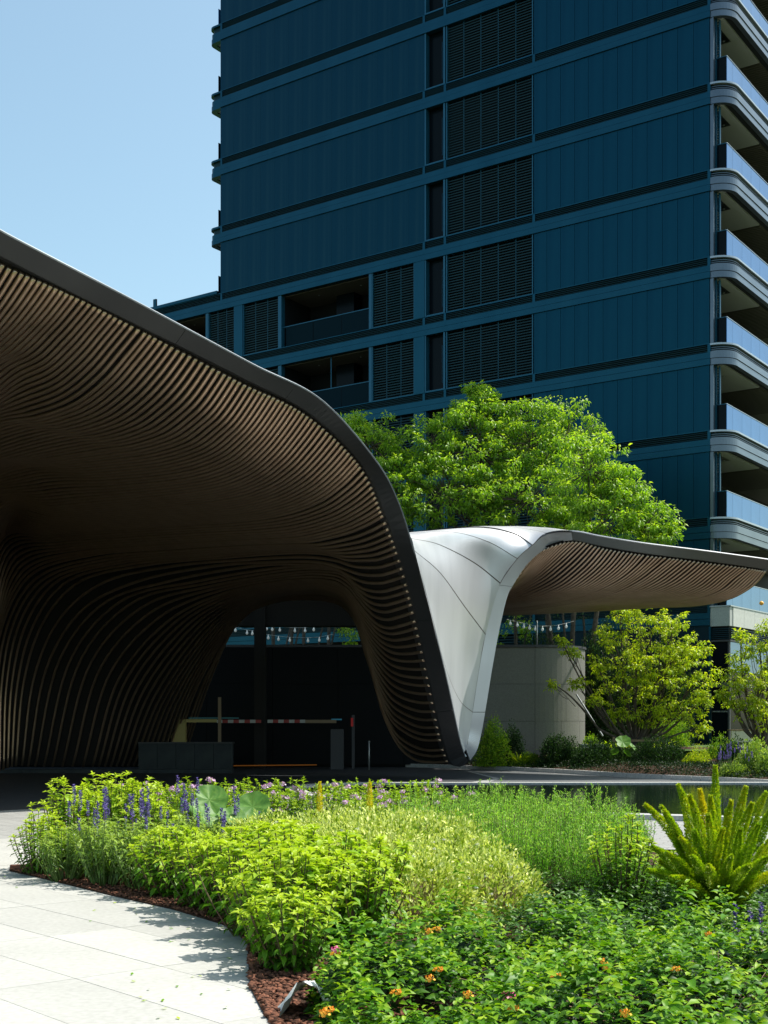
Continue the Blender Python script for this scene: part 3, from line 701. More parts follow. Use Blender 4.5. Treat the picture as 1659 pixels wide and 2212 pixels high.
m = MB(); m.tube(Fi[90:]-CO+np.array([0,-.01,.02]), .022, 5); m.build('edge_trim', M['silver'], canopy)
m = MB(); m.tube(Fi[3:84]-CO+np.array([-.01,-.0,.0]), .012, 5); m.build('seam_line', M['seam'], canopy)
# wing underside
def fo_at(x):
    i = int(np.argmin(np.abs((Fo[:,0]/Fo[:,1]*F+HX)-x)+(0 if True else 0)+np.where(np.arange(140) < 60, 1e3, 0))); p = Fo[i]; return p
def wk(x, pts, n):
    p = fo_at(x); return ((p[0]/p[1]*F+HX, HY-(p[2]-EYE)/p[1]*F, p[1]), (0,0), pts, n)
WK = [
 wk(1108, [(1100,1273),(1092,1281),(1082,1288),(1070,1294),(1056,1300),(1040,1305),(1010,1312)], 0),
 wk(1166, [(1150,1213),(1136,1234),(1117,1258),(1094,1279),(1070,1292),(1040,1303),(1000,1312)], 8),
 wk(1240, [(1215,1192),(1188,1217),(1156,1244),(1122,1266),(1090,1283),(1050,1298),(990,1312)], 9),
 wk(1316, [(1290,1214),(1262,1241),(1225,1268),(1180,1287),(1130,1300),(1070,1308),(980,1314)], 9),
 wk(1393, [(1368,1224),(1335,1251),(1290,1275),(1235,1293),(1165,1306),(1090,1314),(970,1318)], 9),
 wk(1448, [(1420,1230),(1385,1256),(1340,1279),(1280,1296),(1205,1309),(1110,1320),(960,1324)], 6),
 wk(1528, [(1500,1242),(1465,1266),(1415,1285),(1345,1299),(1250,1311),(1130,1323),(950,1328)], 9),
 wk(1610, [(1583,1250),(1550,1276),(1500,1294),(1425,1305),(1310,1313),(1160,1326),(940,1331)], 10),
 wk(1659, [(1636,1256),(1610,1277),(1570,1296),(1500,1309),(1390,1314),(1200,1324.5),(930,1334)], 7),
]
S2, _, us2 = grid(WK, 48)
N2 = normals(S2)
slats(S2+N2*.02, .036, 1)
B2 = S2+N2*.10
cl('soffit_board', B2.reshape(-1,3), gridfaces(*B2.shape[:2]), M['board'], label='dark brown board behind the slats of the right wing')
R2 = S2+np.array([0,0,.38]); 
for i in range(len(R2)):
    j = int(np.argmin(np.linalg.norm(Fo-S2[i,0],axis=1))); R2[i,0] = Fi[j]; R2[i,1] = Fi[j]*.5+R2[i,1]*.5
cl('roof_skin', R2.reshape(-1,3), gridfaces(*R2.shape[:2]), M['silver'])
# far rim closing the wing
strip3('rear_rim', S2[-1], R2[-1], M['fasciab'], np.array([.05,.02,0]))
cl('rear_roof', [(-22,43,7.3),(-6,43,7.0),(2.5,41,6.9),(5.4,44,6.7),(5.4,50,6.5),(-22,51,6.5),(-22,43,7.45),(-6,43,7.15),(2.5,41,7.05),(5.4,44,6.85),(5.4,50,6.65),(-22,51,6.65)], [(0,1,2,3,4,5),(11,10,9,8,7,6)]+[(i,(i+1)%6,(i+1)%6+6,i+6) for i in range(6)], M['board'], False)
bx('rear_beam', M['board'], -7.2-3, .6-3, 46.6-38.5, 47.4-38.5, 5.10, 6.6, canopy)
bx('plinth', M['coping'], 2.0-3, 3.1-3, 37.8-38.5, 38.6-38.5, -.01, .30, canopy) if False else None

# ------------------------------------------------------------------ curved garden wall
wall = empty('curved_garden_wall', (5.52,49.75,0), label='tall grey concrete panel wall with rounded end behind the canopy leg', cat='wall')
RW = 2.13; tiers = [(.1,1.68),(1.69,3.04),(3.05,4.38)]
def arcpiece(a0, a1, z0, z1, r0=RW, r1=RW-.12, n=8):
    a = np.linspace(a0,a1,n); V=[]; 
    for r,z in ((r0,z0),(r0,z1),(r1,z1),(r1,z0)): V += [(r*math.cos(t), r*math.sin(t), z) for t in a]
    fs=[]
    for i in range(n-1):
        for q in range(4): c=(q+1)%4; fs.append((q*n+i,q*n+i+1,c*n+i+1,c*n+i))
    fs += [(0,n,2*n,3*n),(n-1,4*n-1,3*n-1,2*n-1)]
    return V, fs
for ti,(z0,z1) in enumerate(tiers):
    edges = [-90, -62+ti*6, -34-ti*3, -8, 20, 60, 90]
    for a0,a1 in zip(edges[:-1], edges[1:]):
        V, fs = arcpiece(R(a0+.12), R(a1-.12), z0, z1); me = mesh(V, fs, M['concrete']); link('concrete_panel', me, wall)
    for q in range(9):
        x1 = -q*2.4-(1.2 if ti%2 else 0)+ (0 if not ti%2 else 1.2)
        bx('concrete_panel', M['concrete'] if q < 1 else M['dconcrete'], -(q+1)*2.4+.006, -q*2.4-.006, -RW, -RW+.12, z0, z1, wall, label=None if q < 1 else 'concrete panel deep under the canopy with shade put into its colour')
V, fs = arcpiece(R(-90), R(90), 4.39, 4.48, RW+.05, .1, 14); link('coping', mesh(V, fs, M['coping']), wall)
bx('coping', M['coping'], -22, -.01, -RW-.05, -RW+.3, 4.39, 4.48, wall)
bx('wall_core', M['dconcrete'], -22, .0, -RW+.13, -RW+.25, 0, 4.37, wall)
V, fs = arcpiece(R(-90), R(90), 0, 4.37, RW-.13, RW-.2, 14); link('wall_core', mesh(V, fs, M['joint']), wall)

# things under the canopy
pw = empty('planter_wall', tuple(P(430,1640,43.0)*[1,1,0]), label='low blue grey stone planter wall in the shade under the canopy', cat='wall')
for q in range(5): bx('stone_block', M['planter'], -2.0+q*.62, -2.0+q*.62+.61, 0, .4, 0, .94, pw)
bx('coping', M['coping'], -2.02, 1.12, -.02, .42, .945, .985, pw)
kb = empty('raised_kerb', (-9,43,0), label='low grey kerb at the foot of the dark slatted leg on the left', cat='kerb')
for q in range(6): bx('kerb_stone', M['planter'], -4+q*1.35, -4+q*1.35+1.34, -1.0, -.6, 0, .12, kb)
def ptube(name, pts, r, m, parent, k=8, **kw):
    b = MB(); b.tube(pts, r, k); return b.build(name, m, parent, True, **kw)
gp = P(474,1604,44.5); o = bx('signpost', M['tan'], gp[0]-.05, gp[0]+.05, gp[1], gp[1]+.1, .95, 2.5, None); tag(o, 'slim tan post rising from the low planter wall under the canopy', 'post')
bar = empty('boom_barrier', tuple(P(392,1600,45.6)*[1,1,0]), label='yellow cabinet boom barrier with red and white arm under the canopy', cat='barrier')
p0 = P(392,1600,45.6); 
bx('cabinet', M['ylw'], -.35, .15, -.15, .2, 0, 1.75, bar)
a0 = P(409,1557,45.6)-p0*[1,1,0]; a1 = P(470,1557,45.6)-p0*[1,1,0]; hz = .055
bx('boom_arm', M['ylw'], a0[0]-.1, a1[0], -.2,-.16, a0[2]-hz, a0[2]+hz, bar)
bx('light_strip', emit('cyan_led', (.08,.3,.34), .06), a0[0], a0[0]+1.75, -.2,-.17, a0[2]+hz+.03, a0[2]+hz+.05, bar)
def stripes(root, org, xa, xb, y, z, n, yy):
    for q in range(n):
        u0 = xa+(xb-xa)*q/n; u1 = xa+(xb-xa)*(q+1)/n
        bx('arm_segment', M['red'] if q%2 else M['white'], u0, u1, yy, yy+.04, z-hz, z+hz, root)
stripes(bar, p0, a1[0], (P(565,1557,45.6)-p0)[0], 0, a0[2]-.02, 8, -.2)
bar2 = empty('boom_barrier', tuple(P(727,1600,45.8)*[1,1,0]), label='dark cabinet boom barrier with arm pointing left, beside the slatted leg', cat='barrier')
q0 = P(727,1600,45.8); xa = (P(579,1558,45.8)-q0)[0]
bx('cabinet', M['coping'], -.2, .25, -.15, .2, 0, 1.4, bar2)
stripes(bar2, q0, xa, (P(660,1558,45.8)-q0)[0], 0, 1.68, 7, -.2); bx('boom_arm', M['tan'], (P(660,1558,45.8)-q0)[0], 0, -.2,-.16, 1.62, 1.73, bar2)
bx('beacon', emit('blue_led', (.02,.16,.25), .15), -.18, .18, -.1, .1, 1.72, 1.77, bar2)
sg = empty('signal_post', tuple(P(763,1600,46)*[1,1,0]), label='slim post with a small red signal light beside the slatted leg', cat='signal')
bx('post', M['coping'], -.05,.05,0,.1,0,1.9, sg); bx('signal_light', emit('red_led',(.4,.01,.01),.08), -.08,.0,-.02,0,1.5,1.8, sg)
bo = ptube('bollard', [(0,0,0),(0,0,1.0)], .03, M['post'], None); bo.location = tuple(P(797,1600,45)*[1,1,0]); tag(bo, 'slim pale bollard next to the signal post under the canopy', 'bollard')
gA, gB = G(498,1651), G(684,1637); gA, gB = P(498,1651,46)*[1,1,0], P(684,1637,47)*[1,1,0]
b = MB(); b.tube([gA+[0,0,.11],gB+[0,0,.11]], .02, 5); o = b.build('edge_light', emit('amber_strip', (.40,.13,.02), .10)); tag(o, 'thin amber light strip along the dark ramp edge', 'light strip')
b = MB(); b.box(0,0.4,0,.4,0,6.2); o = b.build('column', M['board'], canopy); o.location = tuple(P(549,1600,46.4)*[1,1,0]-CO*[1,1,0]); o.name = 'rear_column'

# ------------------------------------------------------------------ string lights
bulbm = emit('bulb_glass', (.6,.63,.61), .12)
def bulb_mesh():
    a = [(0,.012),(.02,.022),(.06,.022),(.09,.04),(.13,.055),(.17,.045),(.20,.012)]; b = MB(); b.tube([(0,0,-z) for z,_ in a], [r for _,r in a], 7); return mesh(b.v[0], b.f, bulbm, True)
bm_ = bulb_mesh()
def string(px, d, n, lab, sag=.25):
    pts = [P(x,y,d) for x,y in px]; o = pts[0]
    root = empty('string_light', tuple(o), label=lab, cat='string light', group='festoon lights in the garden')
    cur = catmull(np.array(pts), 20)-o
    b = MB(); b.tube(cur, .007, 4); b.build('wire', M['white'], root)
    for q in range(n):
        c = cur[int((q+.5)/n*19)]; link('bulb', bm_, root, tuple(c))
string([(495,1352),(535,1361),(550,1362)], 54, 3, 'short festoon wire with three bulbs left of the rear column', )
string([(572,1351),(600,1354),(650,1356),(690,1352)], 54, 6, 'upper festoon wire with white bulbs seen through the arch')
string([(572,1370),(620,1376),(680,1377),(720,1370)], 53.5, 6, 'lower festoon wire with white bulbs seen through the arch')
string([(1095,1338),(1130,1346),(1160,1352),(1200,1351),(1240,1342)], 51, 9, 'festoon wire with clear bulbs above the rounded concrete wall')
for x,y0,y1,lab in ((1160,1340,1397,'thin white post standing on the rounded concrete wall'),):
    a, c = P(x,y0,48.6), P(x,y1,48.6); o = ptube('light_pole', [a-a, c-a], .03, M['post'], None, 6); o.location = tuple(a); tag(o, lab, 'pole')

# ------------------------------------------------------------------ foliage tools
def unit(v): return v/(np.linalg.norm(v, axis=-1, keepdims=True)+1e-9)
def leaves(Pp, D, N, L, W, tint, droop=.15, fold=.25, quad=False):
    """5-vertex folded leaves; arrays. returns verts, tris, tint"""
    n = len(Pp); D = unit(D); S = unit(np.cross(D, N)); N = np.cross(S, D)
    L = np.broadcast_to(L,(n,))[:,None]; W = np.broadcast_to(W,(n,))[:,None]; t = np.broadcast_to(tint,(n,))
    if not quad and W[0,0]/L[0,0] > .4:
        Q = lambda a,b_,c: Pp+D*L*a+S*W*b_+N*(W*abs(b_)*2*fold-L*c*droop)
        v = np.stack([Pp, Q(.22,.42,0), Q(.22,-.42,0), Q(.60,.40,.2), Q(.60,-.40,.2), Q(1.0,0,1.0), Q(.22,0,0), Q(.60,0,.2)],1); nv=8
        f = np.array([(0,1,6),(0,6,2),(1,3,7),(1,7,6),(6,7,4),(6,4,2),(3,5,7),(7,5,4)])
    elif quad:
        v = np.stack([Pp, Pp+D*L*.5+S*W*.5+N*W*fold, Pp+D*L-N*L*droop, Pp+D*L*.5-S*W*.5+N*W*fold],1); nv=4
        f = np.array([(0,1,2),(0,2,3)])
    else:
        v = np.stack([Pp, Pp+D*L*.38+S*W*.5+N*W*fold, Pp+D*L*.38-S*W*.5+N*W*fold, Pp+D*L*.5, Pp+D*L-N*L*droop],1); nv=5
        f = np.array([(0,1,3),(0,3,2),(1,4,3),(3,4,2)])
    Fs = (f[None]+np.arange(n)[:,None,None]*nv).reshape(-1,3)
    return v.reshape(-1,3), Fs, np.repeat(t, nv)
class LF:
    def __init__(s): s.v=[]; s.f=[]; s.t=[]; s.n=0
    def add(s, r):
        v,f,t = r; s.v.append(v); s.f.append(f+s.n); s.t.append(t); s.n += len(v)
    def mesh(s, m): return mesh(np.concatenate(s.v), np.concatenate(s.f), m, False, np.concatenate(s.t))
def stemmed(ns, rad, h, L, W, node, spread=.5, droop=.3, pair=2, tintlo=.3, tinthi=.9, bare=.15, seed=0, lean=(0,0), curl=.25):
    """leafy upright stems from a clump; returns (LF, MB stems, tips)"""
    r = np.random.default_rng(seed); lf = LF(); st = MB(); tips = []
    PP=[];DD=[];NN=[];LL=[];TT=[]
    for i in range(ns):
        a = r.uniform(0,2*math.pi); q = math.sqrt(r.uniform(0,1)); hh = h*r.uniform(.72,1.05)*(1-.25*q**2)
        b0 = np.array([math.cos(a)*q*rad*.35, math.sin(a)*q*rad*.35, 0]); out = np.array([math.cos(a),math.sin(a),0])
        end = np.array([math.cos(a)*q*rad, math.sin(a)*q*rad, hh])+np.array([lean[0],lean[1],0])*hh
        mid = (b0+end)/2+out*rad*spread*.25*q+r.normal(0,.02,3)
        t = np.linspace(0,1,9)[:,None]; c = (1-t)**2*b0+2*t*(1-t)*mid+t**2*end
        st.tube(c, np.linspace(.006,.003,9)*(L/.07), 4, cap=False); tips.append((c[-1], unit(c[-1]-c[-2])))
        nn = max(3, int(hh/node)); ph = r.uniform(0,3)
        for k in range(nn):
            s = bare+(1-bare)*(k+.6)/nn; idx = min(7.999, s*8); j=int(idx); p = c[j]+(c[j+1]-c[j])*(idx-j); ax = unit(c[j+1]-c[j])
            side = unit(np.cross(ax, [math.cos(ph+k*1.57),math.sin(ph+k*1.57),.1])); young = k/nn
            size = 1.0 if young < .8 else 1.15-.75*(young-.6)
            for u in range(pair):
                sd = side if u == 0 else -side
                if pair > 2 : th = u*2*math.pi/pair+k; o2 = np.cross(ax, side); sd = side*math.cos(th)+o2*math.sin(th)
                if r.random() < .12*(1-young): continue
                up = .35+.75*max(0,young-.75)*3
                D = sd+ax*up*r.uniform(.4,1.4)-np.array([0,0,curl])*r.uniform(0,1)*(1.2-young)+r.normal(0,.15,3)
                PP.append(p); DD.append(D); NN.append(np.array([0,0,1.])+r.normal(0,.25,3)+ax*.3); LL.append(L*size*r.uniform(.6,1.15)); TT.append(tintlo+(tinthi-tintlo)*young**1.6+r.normal(0,.07))
    for p, ax in tips:
        a0 = r.uniform(0,6.28)
        for u in range(5):
            a = a0+u*2.5; PP.append(p-ax*.012*u); DD.append(np.array([math.cos(a),math.sin(a),0])*.8+ax*(1.1-.15*u)); NN.append(np.array([0,0,1.])+r.normal(0,.2,3)); LL.append(L*(.38+.07*u)); TT.append(tinthi+r.normal(0,.06))
    LL = np.array(LL); lf.add(leaves(np.array(PP), np.array(DD), np.array(NN), LL, LL*W, np.array(TT), droop))
    return lf, st, tips
def flower_ball(r, m, seed, n=26):
    g = np.random.default_rng(seed); d = unit(g.normal(size=(n,3))); d[:,2] = np.abs(d[:,2])*.8; lf = LF()
    lf.add(leaves(d*r*.75, unit(g.normal(size=(n,3))), d, r*.62, r*.6, g.uniform(.2,1,n), 0, .1, True)); return lf.mesh(m)
lf = LF(); n = len(FALLEN); lf.add(leaves(FALLEN, unit(np.c_[rng.normal(size=(n,2)), np.full(n,.05)]), np.tile([0,0,1.],(n,1))+rng.normal(0,.15,(n,3)), .045*rng.uniform(.6,1.2,n), .022, rng.uniform(.3,1.1,n), -.1, .15, True))
tag(link('fallen_leaves', lf.mesh(L_['shrub'])), 'a few fallen leaves scattered on the pale paving beside the bed', 'leaves', kind='stuff')
FB = {k: [flower_ball(r, L_[k2], i) for i in range(2)] for k,k2,r in (('pink','pink',.042),('orange','orangef',.023),('magenta','magenta',.025),('white','whitef',.015))}
def spike(h, r, m, seed, n=90):
    g = np.random.default_rng(seed); s = g.uniform(0,1,n); a = g.uniform(0,6.28,n); rr = r*np.sqrt(1-s*.85)*(.8+.2*np.sin(s*40))
    Pp = np.stack([np.cos(a)*rr*.4, np.sin(a)*rr*.4, s*h],1); D = np.stack([np.cos(a),np.sin(a),np.full(n,.7)],1)
    lf = LF(); lf.add(leaves(Pp, D, np.tile([0,0,1.],(n,1))+g.normal(0,.3,(n,3)), r*1.1, r*.7, g.uniform(.1,1,n), .1, .2, True)); return lf.mesh(m)
SP = [spike(.17,.020,L_['purple'],1), spike(.12,.018,L_['purple'],2), spike(.22,.022,L_['purple'],3)]

def shrub(name, lab, cat, loc, parts, group=None, rz=0, sc_=1):
    root = empty(name, loc, rz, label=lab, cat=cat, group=group); root.scale = (sc_,)*3
    for nm, me, stf in parts: o = link(nm, me, root, kind='stuff' if stf else None)
    return root
# --- left leafy shrubs (tall, yellow tips)
A = []
for i in range(3):
    lf, st, tips = stemmed(48, .46, 1.0, .10, .52, .066, .5, .35, seed=20+i, tintlo=.25, tinthi=1.05, bare=.06)
    A.append((lf.mesh(L_['shrub']), mesh(np.concatenate(st.v), st.f, M['stem'])))
labsA = ['leafy yellow green shrub at the far left tip of the flower bed','second leafy shrub from the left, its stems the tallest against the dark drive','low leafy shrub leaning over the paving at the left tip of the bed','leafy shrub standing just left of the purple flower spikes','small leafy shrub tucked behind the leftmost shrub']
for i,(x,y,s,rz) in enumerate([(-3.5,14.4,.98,0),(-3.0,14.8,1.08,1),(-3.65,13.75,.68,2),(-2.7,14.6,.92,4),(-3.3,15.5,1.04,5)]):
    m_ = A[i%3]; shrub('leafy_shrub', labsA[i], 'shrub', (x,y,0), [('foliage',m_[0],True),('stems',m_[1],False)], 'leafy shrubs at the left end of the bed', rz, s)
# --- blue salvia
SG = []
for i in range(3):
    lf, st, tips = stemmed(44, .38, .66, .085, .30, .045, .45, .45, seed=40+i, tintlo=.2, tinthi=.75, bare=.2, curl=.7)
    SG.append((lf.mesh(L_['sage']), mesh(np.concatenate(st.v), st.f, M['gstem']), tips))
spots = [(-2.72,13.4),(-2.35,13.9),(-2.2,13.1),(-1.95,13.6),(-2.6,14.6),(-2.0,14.5),(-1.75,12.75),(-1.55,14.2),(-3.0,13.75),(-2.3,15.2),(-3.25,13.25),(-2.75,12.85),(-2.3,12.55),(-2.95,14.3)]
for i,(x,y) in enumerate(spots):
    m_ = SG[i%3]; rz = i*1.3; s = random.uniform(.85,1.08)
    root = shrub('sage_plant', 'blue flowering sage with drooping narrow leaves in the left part of the bed', 'plant', (x,y,0), [('foliage',m_[0],True),('stems',m_[1],False)], 'blue sages in the left part of the bed', rz, s)
    tp = [t for t in m_[2]]; random.shuffle(tp)
    for q in range(5 if y > 13.3 else 3):
        p, d = tp[q]; hh = random.uniform(.04,.20)
        b = MB(); b.tube([p, p+np.array([0,0,hh])], .0035, 4); stk = b.build('flower_stalk', M['stem'], root)
        link('flower_spike', random.choice(SP), stk, tuple(p+np.array([0,0,hh-.01])))
# --- pink lantana at the back of the bed
LN = []
for i in range(3):
    lf, st, tips = stemmed(60, .55, .82, .06, .55, .05, .6, .25, seed=60+i, tintlo=.35, tinthi=1.0, bare=.1)
    LN.append((lf.mesh(L_['lant']), mesh(np.concatenate(st.v), st.f, M['gstem']), tips))
for i in range(15):
    t = i/14; x = -3.3+3.9*t+random.uniform(-.1,.1); y = 17.9-1.2*t+random.uniform(-.9,.7)
    m_ = LN[i%3]; root = shrub('pink_lantana', 'pink flowering bush with upright leafy tips along the back of the bed', 'shrub', (x,y,0), [('foliage',m_[0],True),('stems',m_[1],False)], 'pink flowering bushes at the back of the bed', i*1.1, random.uniform(.9,1.12))
    tp = list(m_[2]); random.shuffle(tp)
    for q in range(11):
        p, d = tp[q]; link('flower_head', FB['pink'][q%2], root, tuple(p+np.array([0,0,.04-.12*random.random()])))
# --- big round leaves
def bigleaf(r, seed):
    g = np.random.default_rng(seed); nr_, na = 7, 28; V=[(0,0,0)]; fs=[]
    for i in range(1,nr_+1):
        for a in range(na):
            th = a/na*2*math.pi; q = i/nr_; notch = 1-.35*math.exp(-((th-math.pi)/.35)**2)
            rr = r*q*notch*(1+.03*math.sin(th*9)); z = r*(.10*q**2+.05*q*math.sin(th*7+seed)+.07*math.sin(th*2+1)*q)
            V.append((rr*math.cos(th), rr*math.sin(th), z))
    for a in range(na): fs.append((0,1+a,1+(a+1)%na))
    for i in range(nr_-1):
        for a in range(na): b0=1+i*na; fs.append((b0+a,b0+na+a,b0+na+(a+1)%na,b0+(a+1)%na))
    return mesh(V, fs, L_['big'], True, g.uniform(.35,.75,len(V)))
bl = empty('ligularia', tuple(G(470,1830)), label='broad leaved plant with very large glossy round leaves amid the purple spikes', cat='plant')
o0 = np.array(bl.location)
for i,(x,y,d,r,ex,ey,rz) in enumerate([(452,1728,15.2,.22,50,8,.3),(545,1742,15.0,.21,42,-20,1.0),(437,1762,14.4,.19,38,14,2.2),(500,1765,14.4,.16,30,-18,3.0),(405,1748,15.2,.15,48,25,4.0)]):
    c = P(x,y,d)-o0; o = link('leaf', bigleaf(r,i), bl, tuple(c)); o.rotation_euler = (R(ex),R(ey),rz*.3)
    b = MB(); b.tube([(0,0,0),c*.5+[0,0,.03],c], .008, 5); b.build('leaf_stalk', M['gstem'], bl)
# --- variegated mounds
def mound(rx, ry, h, n, seed, L=.044, m='vari', tl=(.2,1.0), bare=.0, raw=False):
    g = np.random.default_rng(seed); d = unit(g.normal(size=(n*2,3))); d = d[d[:,2] > -.25+bare][:n]; n = len(d)
    ph = g.uniform(0,6,6); lump = 1+.10*np.sin(d[:,0]*5+ph[0])*np.sin(d[:,1]*6+ph[1])+.09*np.sin(d[:,0]*11+ph[2])*np.sin(d[:,1]*12+ph[3])+.10*np.sin(d[:,0]*23+ph[4])*np.sin(d[:,1]*21+ph[5])*np.sin(d[:,2]*17+ph[2])
    q = 1-.30*g.uniform(0,1,n)**2.2; Pp = d*np.array([rx,ry,h])*(lump*q)[:,None]; Pp[:,2] = np.maximum(Pp[:,2]+.02,.03)
    clump = g.normal(0,.6,(n,3)); D = unit(d+clump*.9+np.array([0,0,.5])); Nn = unit(d+g.normal(0,.5,(n,3)))
    tint = tl[0]+(tl[1]-tl[0])*(q-.7)/.3*.45+g.uniform(-.1,.65,n)  # deeper leaves tinted darker, imitating shade inside the mound
    arr = leaves(Pp, D, Nn, L*g.uniform(.6,1.3,n), L*.5, tint, .1, .2, True)
    if raw: return arr
    lf = LF(); lf.add(arr); return lf.mesh(L_[m])
def twigs(rx, ry, h, n, seed, m='twig', th=.004):
    g = np.random.default_rng(seed); b = MB()
    for i in range(n):
        a = g.uniform(0,6.28); q = g.uniform(.2,1); e = np.array([math.cos(a)*rx*q, math.sin(a)*ry*q, h*g.uniform(.5,.95)*math.sqrt(max(.05,1-q*q*.8))]); s = e*[.45,.45,0]
        b.tube([s, (s+e)/2+g.normal(0,.03,3), e], [th,th*.8,th*.4], 4, cap=False)
    return mesh(np.concatenate(b.v), b.f, M[m])
mlist = [(-1.25,13.7,.62,.6,.60,'small variegated shrub mound beside the blue sages'),(-.45,13.9,.85,.9,.66,'variegated shrub mound behind the front leafy shrubs, nearest the yellow flower spikes'),
 (.30,12.9,.95,.95,.70,'large variegated shrub mound in the middle of the bed, against the rosemary'),(-.15,11.6,.80,.95,.72,'large variegated shrub mound with bare twigs showing at its foot'),
 (.68,11.6,.62,.8,.60,'variegated shrub mound at the right end of the pale mass'),(.22,10.4,.62,.60,.54,'low variegated shrub mound just behind the orange lantana'),(.85,10.7,.48,.5,.50,'small variegated shrub mound at the right foot of the pale mass'),(-.75,12.5,.7,.7,.60,'variegated shrub mound between the sages and the front leafy shrubs')]
for i,(x,y,rx,ry,h,lab) in enumerate(mlist):
    root = shrub('variegated_shrub', lab, 'shrub', (x,y,0), [('foliage', mound(rx,ry,h,int(8600*rx*ry+2000),100+i), True), ('stems', twigs(rx,ry,h,110,200+i), False)], 'pale variegated shrub mounds')
    g = np.random.default_rng(i)
    for q in range(16):
        d = unit(np.array([g.normal(),-abs(g.normal()),abs(g.normal())*.9])); link('flower', FB['white'][q%2], root, tuple(d*np.array([rx,ry,h])*1.0))
# --- front leafy shrubs along the path
E = []
for i in range(3):
    lf, st, tips = stemmed(52, .46, .76, .108, .56, .062, .65, .35, seed=80+i, tintlo=.3, tinthi=1.0, bare=.05)
    E.append((lf.mesh(L_['shrub']), mesh(np.concatenate(st.v), st.f, M['stem'])))
el = [(-1.95,12.05,.85),(-1.55,11.3,.95),(-1.22,10.75,1.0),(-.75,10.35,1.05),(-.98,9.85,.95),(-.45,9.7,1.05),(-.68,9.1,.95),(-.58,8.45,.78),(-.2,10.2,1.0),(-1.0,11.4,1.0),(-.2,9.25,.9)]
for i,(x,y,s) in enumerate(el):
    m_ = E[i%3]; lab = ['broad leaved shrub at the far end of the path edge row, beside the sages','second broad leaved shrub from the far end of the path edge row','broad leaved shrub in the middle of the path edge row, hanging over the mulch','broad leaved shrub set behind the middle of the path edge row','broad leaved shrub over the mulch where the path edge starts to curve towards the camera','tallest broad leaved shrub of the path edge row, large leaves at its top','broad leaved shrub two places behind the white plastic sheet, over the mulch','broad leaved shrub nearest the white plastic sheet, above the mulch','broad leaved shrub touching the bare twigged variegated mound','broad leaved shrub behind the far part of the path edge row, touching the pale mounds','broad leaved shrub between the orange lantana and the path edge row'][i]
    shrub('broadleaf_shrub', lab, 'shrub', (x,y,0), [('foliage',m_[0],True),('stems',m_[1],False)], 'leafy shrubs along the curved path edge', i*1.7, s)
# --- lantana ground cover in front
def cover(name, pts, hfun, n, L, W, m, seed, tl, lab, cat, spread=.2):
    g = np.random.default_rng(seed); PP=[];DD=[];TT=[];LL=[]
    x0,y0 = np.min(pts,0); x1,y1 = np.max(pts,0); k = 0; poly = [tuple(p) for p in pts]
    ctr_ = np.stack([g.uniform(x0,x1,int((x1-x0)*(y1-y0)*5.5)), g.uniform(y0,y1,int((x1-x0)*(y1-y0)*5.5))],1)
    while k < n:
        x, y = g.uniform(x0,x1), g.uniform(y0,y1)
        if not inside((x,y), poly): continue
        ed = min(1, edge_dist((x,y), poly)/spread+.25); dm = np.sqrt(((ctr_-[x,y])**2).sum(1).min()); h = hfun(x,y)*ed*(1.12-.62*min(1,(dm/.30)**2))*(1+.26*math.sin(x*6.1+y*3.3)*math.sin(y*5.2-x*2)+.22*math.sin(x*14+1)*math.sin(y*13))
        z = h*(1-.62*g.random()**1.3)+g.normal(0,.012); a0 = g.uniform(0,6.28)
        for q in range(5):                        # rosette of leaves at a shoot tip
            a = a0+q*2.4; dirn = np.array([math.cos(a),math.sin(a),.25+.5*(q==4)+g.normal(0,.15)])
            PP.append((x+g.normal(0,.008),y+g.normal(0,.008),z-.018*(4-q))); DD.append(dirn); LL.append(L*g.uniform(.55,1.15)*(1-.12*q)); TT.append(tl[0]+(tl[1]-tl[0])*(z/h-.58)/.42*.6+g.uniform(0,.3)+.05*q)  # lower leaves tinted darker, shade between clumps put into the tint
        k += 1
    PP=np.array(PP);LL=np.array(LL); lf=LF(); lf.add(leaves(PP,np.array(DD),np.tile([0,0,1.],(len(PP),1))+g.normal(0,.3,(len(PP),3)),LL,LL*W,np.array(TT),.3,.22)); 
    return tag(link(name, lf.mesh(L_[m])), lab, cat, kind='stuff')
lp = [(-.42,8.0),(-.15,8.3),(.3,8.6),(1.2,8.6),(2.0,8.3),(3.4,8.1),(3.6,4.7),(-.05,4.7),(-.3,6.2),(-.42,7.2)]
lc = cover('lantana_cover', lp, lambda x,y: .47, 6000, .085, .60, 'lant', 5, (-.2,.85), 'dense lantana cover with orange flowers filling the front of the bed', 'plant')
fl = [('orange',943,2008),('orange',925,2013),('orange',947,2096),('orange',928,2115),('orange',725,2062),('magenta',724,2053),('orange',1297,2077),('orange',1309,2088),('orange',1202,2110),('magenta',1085,2154),('magenta',1102,2152),('orange',1350,2190),('orange',856,2145),('orange',700,2190),('orange',710,2183),('orange',1010,2150),('orange',1110,2180),('orange',1530,2020),('orange',1460,2095)]
for i,(c,x,y) in enumerate(fl):
    p = P(x,y,(EYE-.43)*F/(y-HY)); o = link('flower_head', FB[c][i%2], lc, tuple(p))
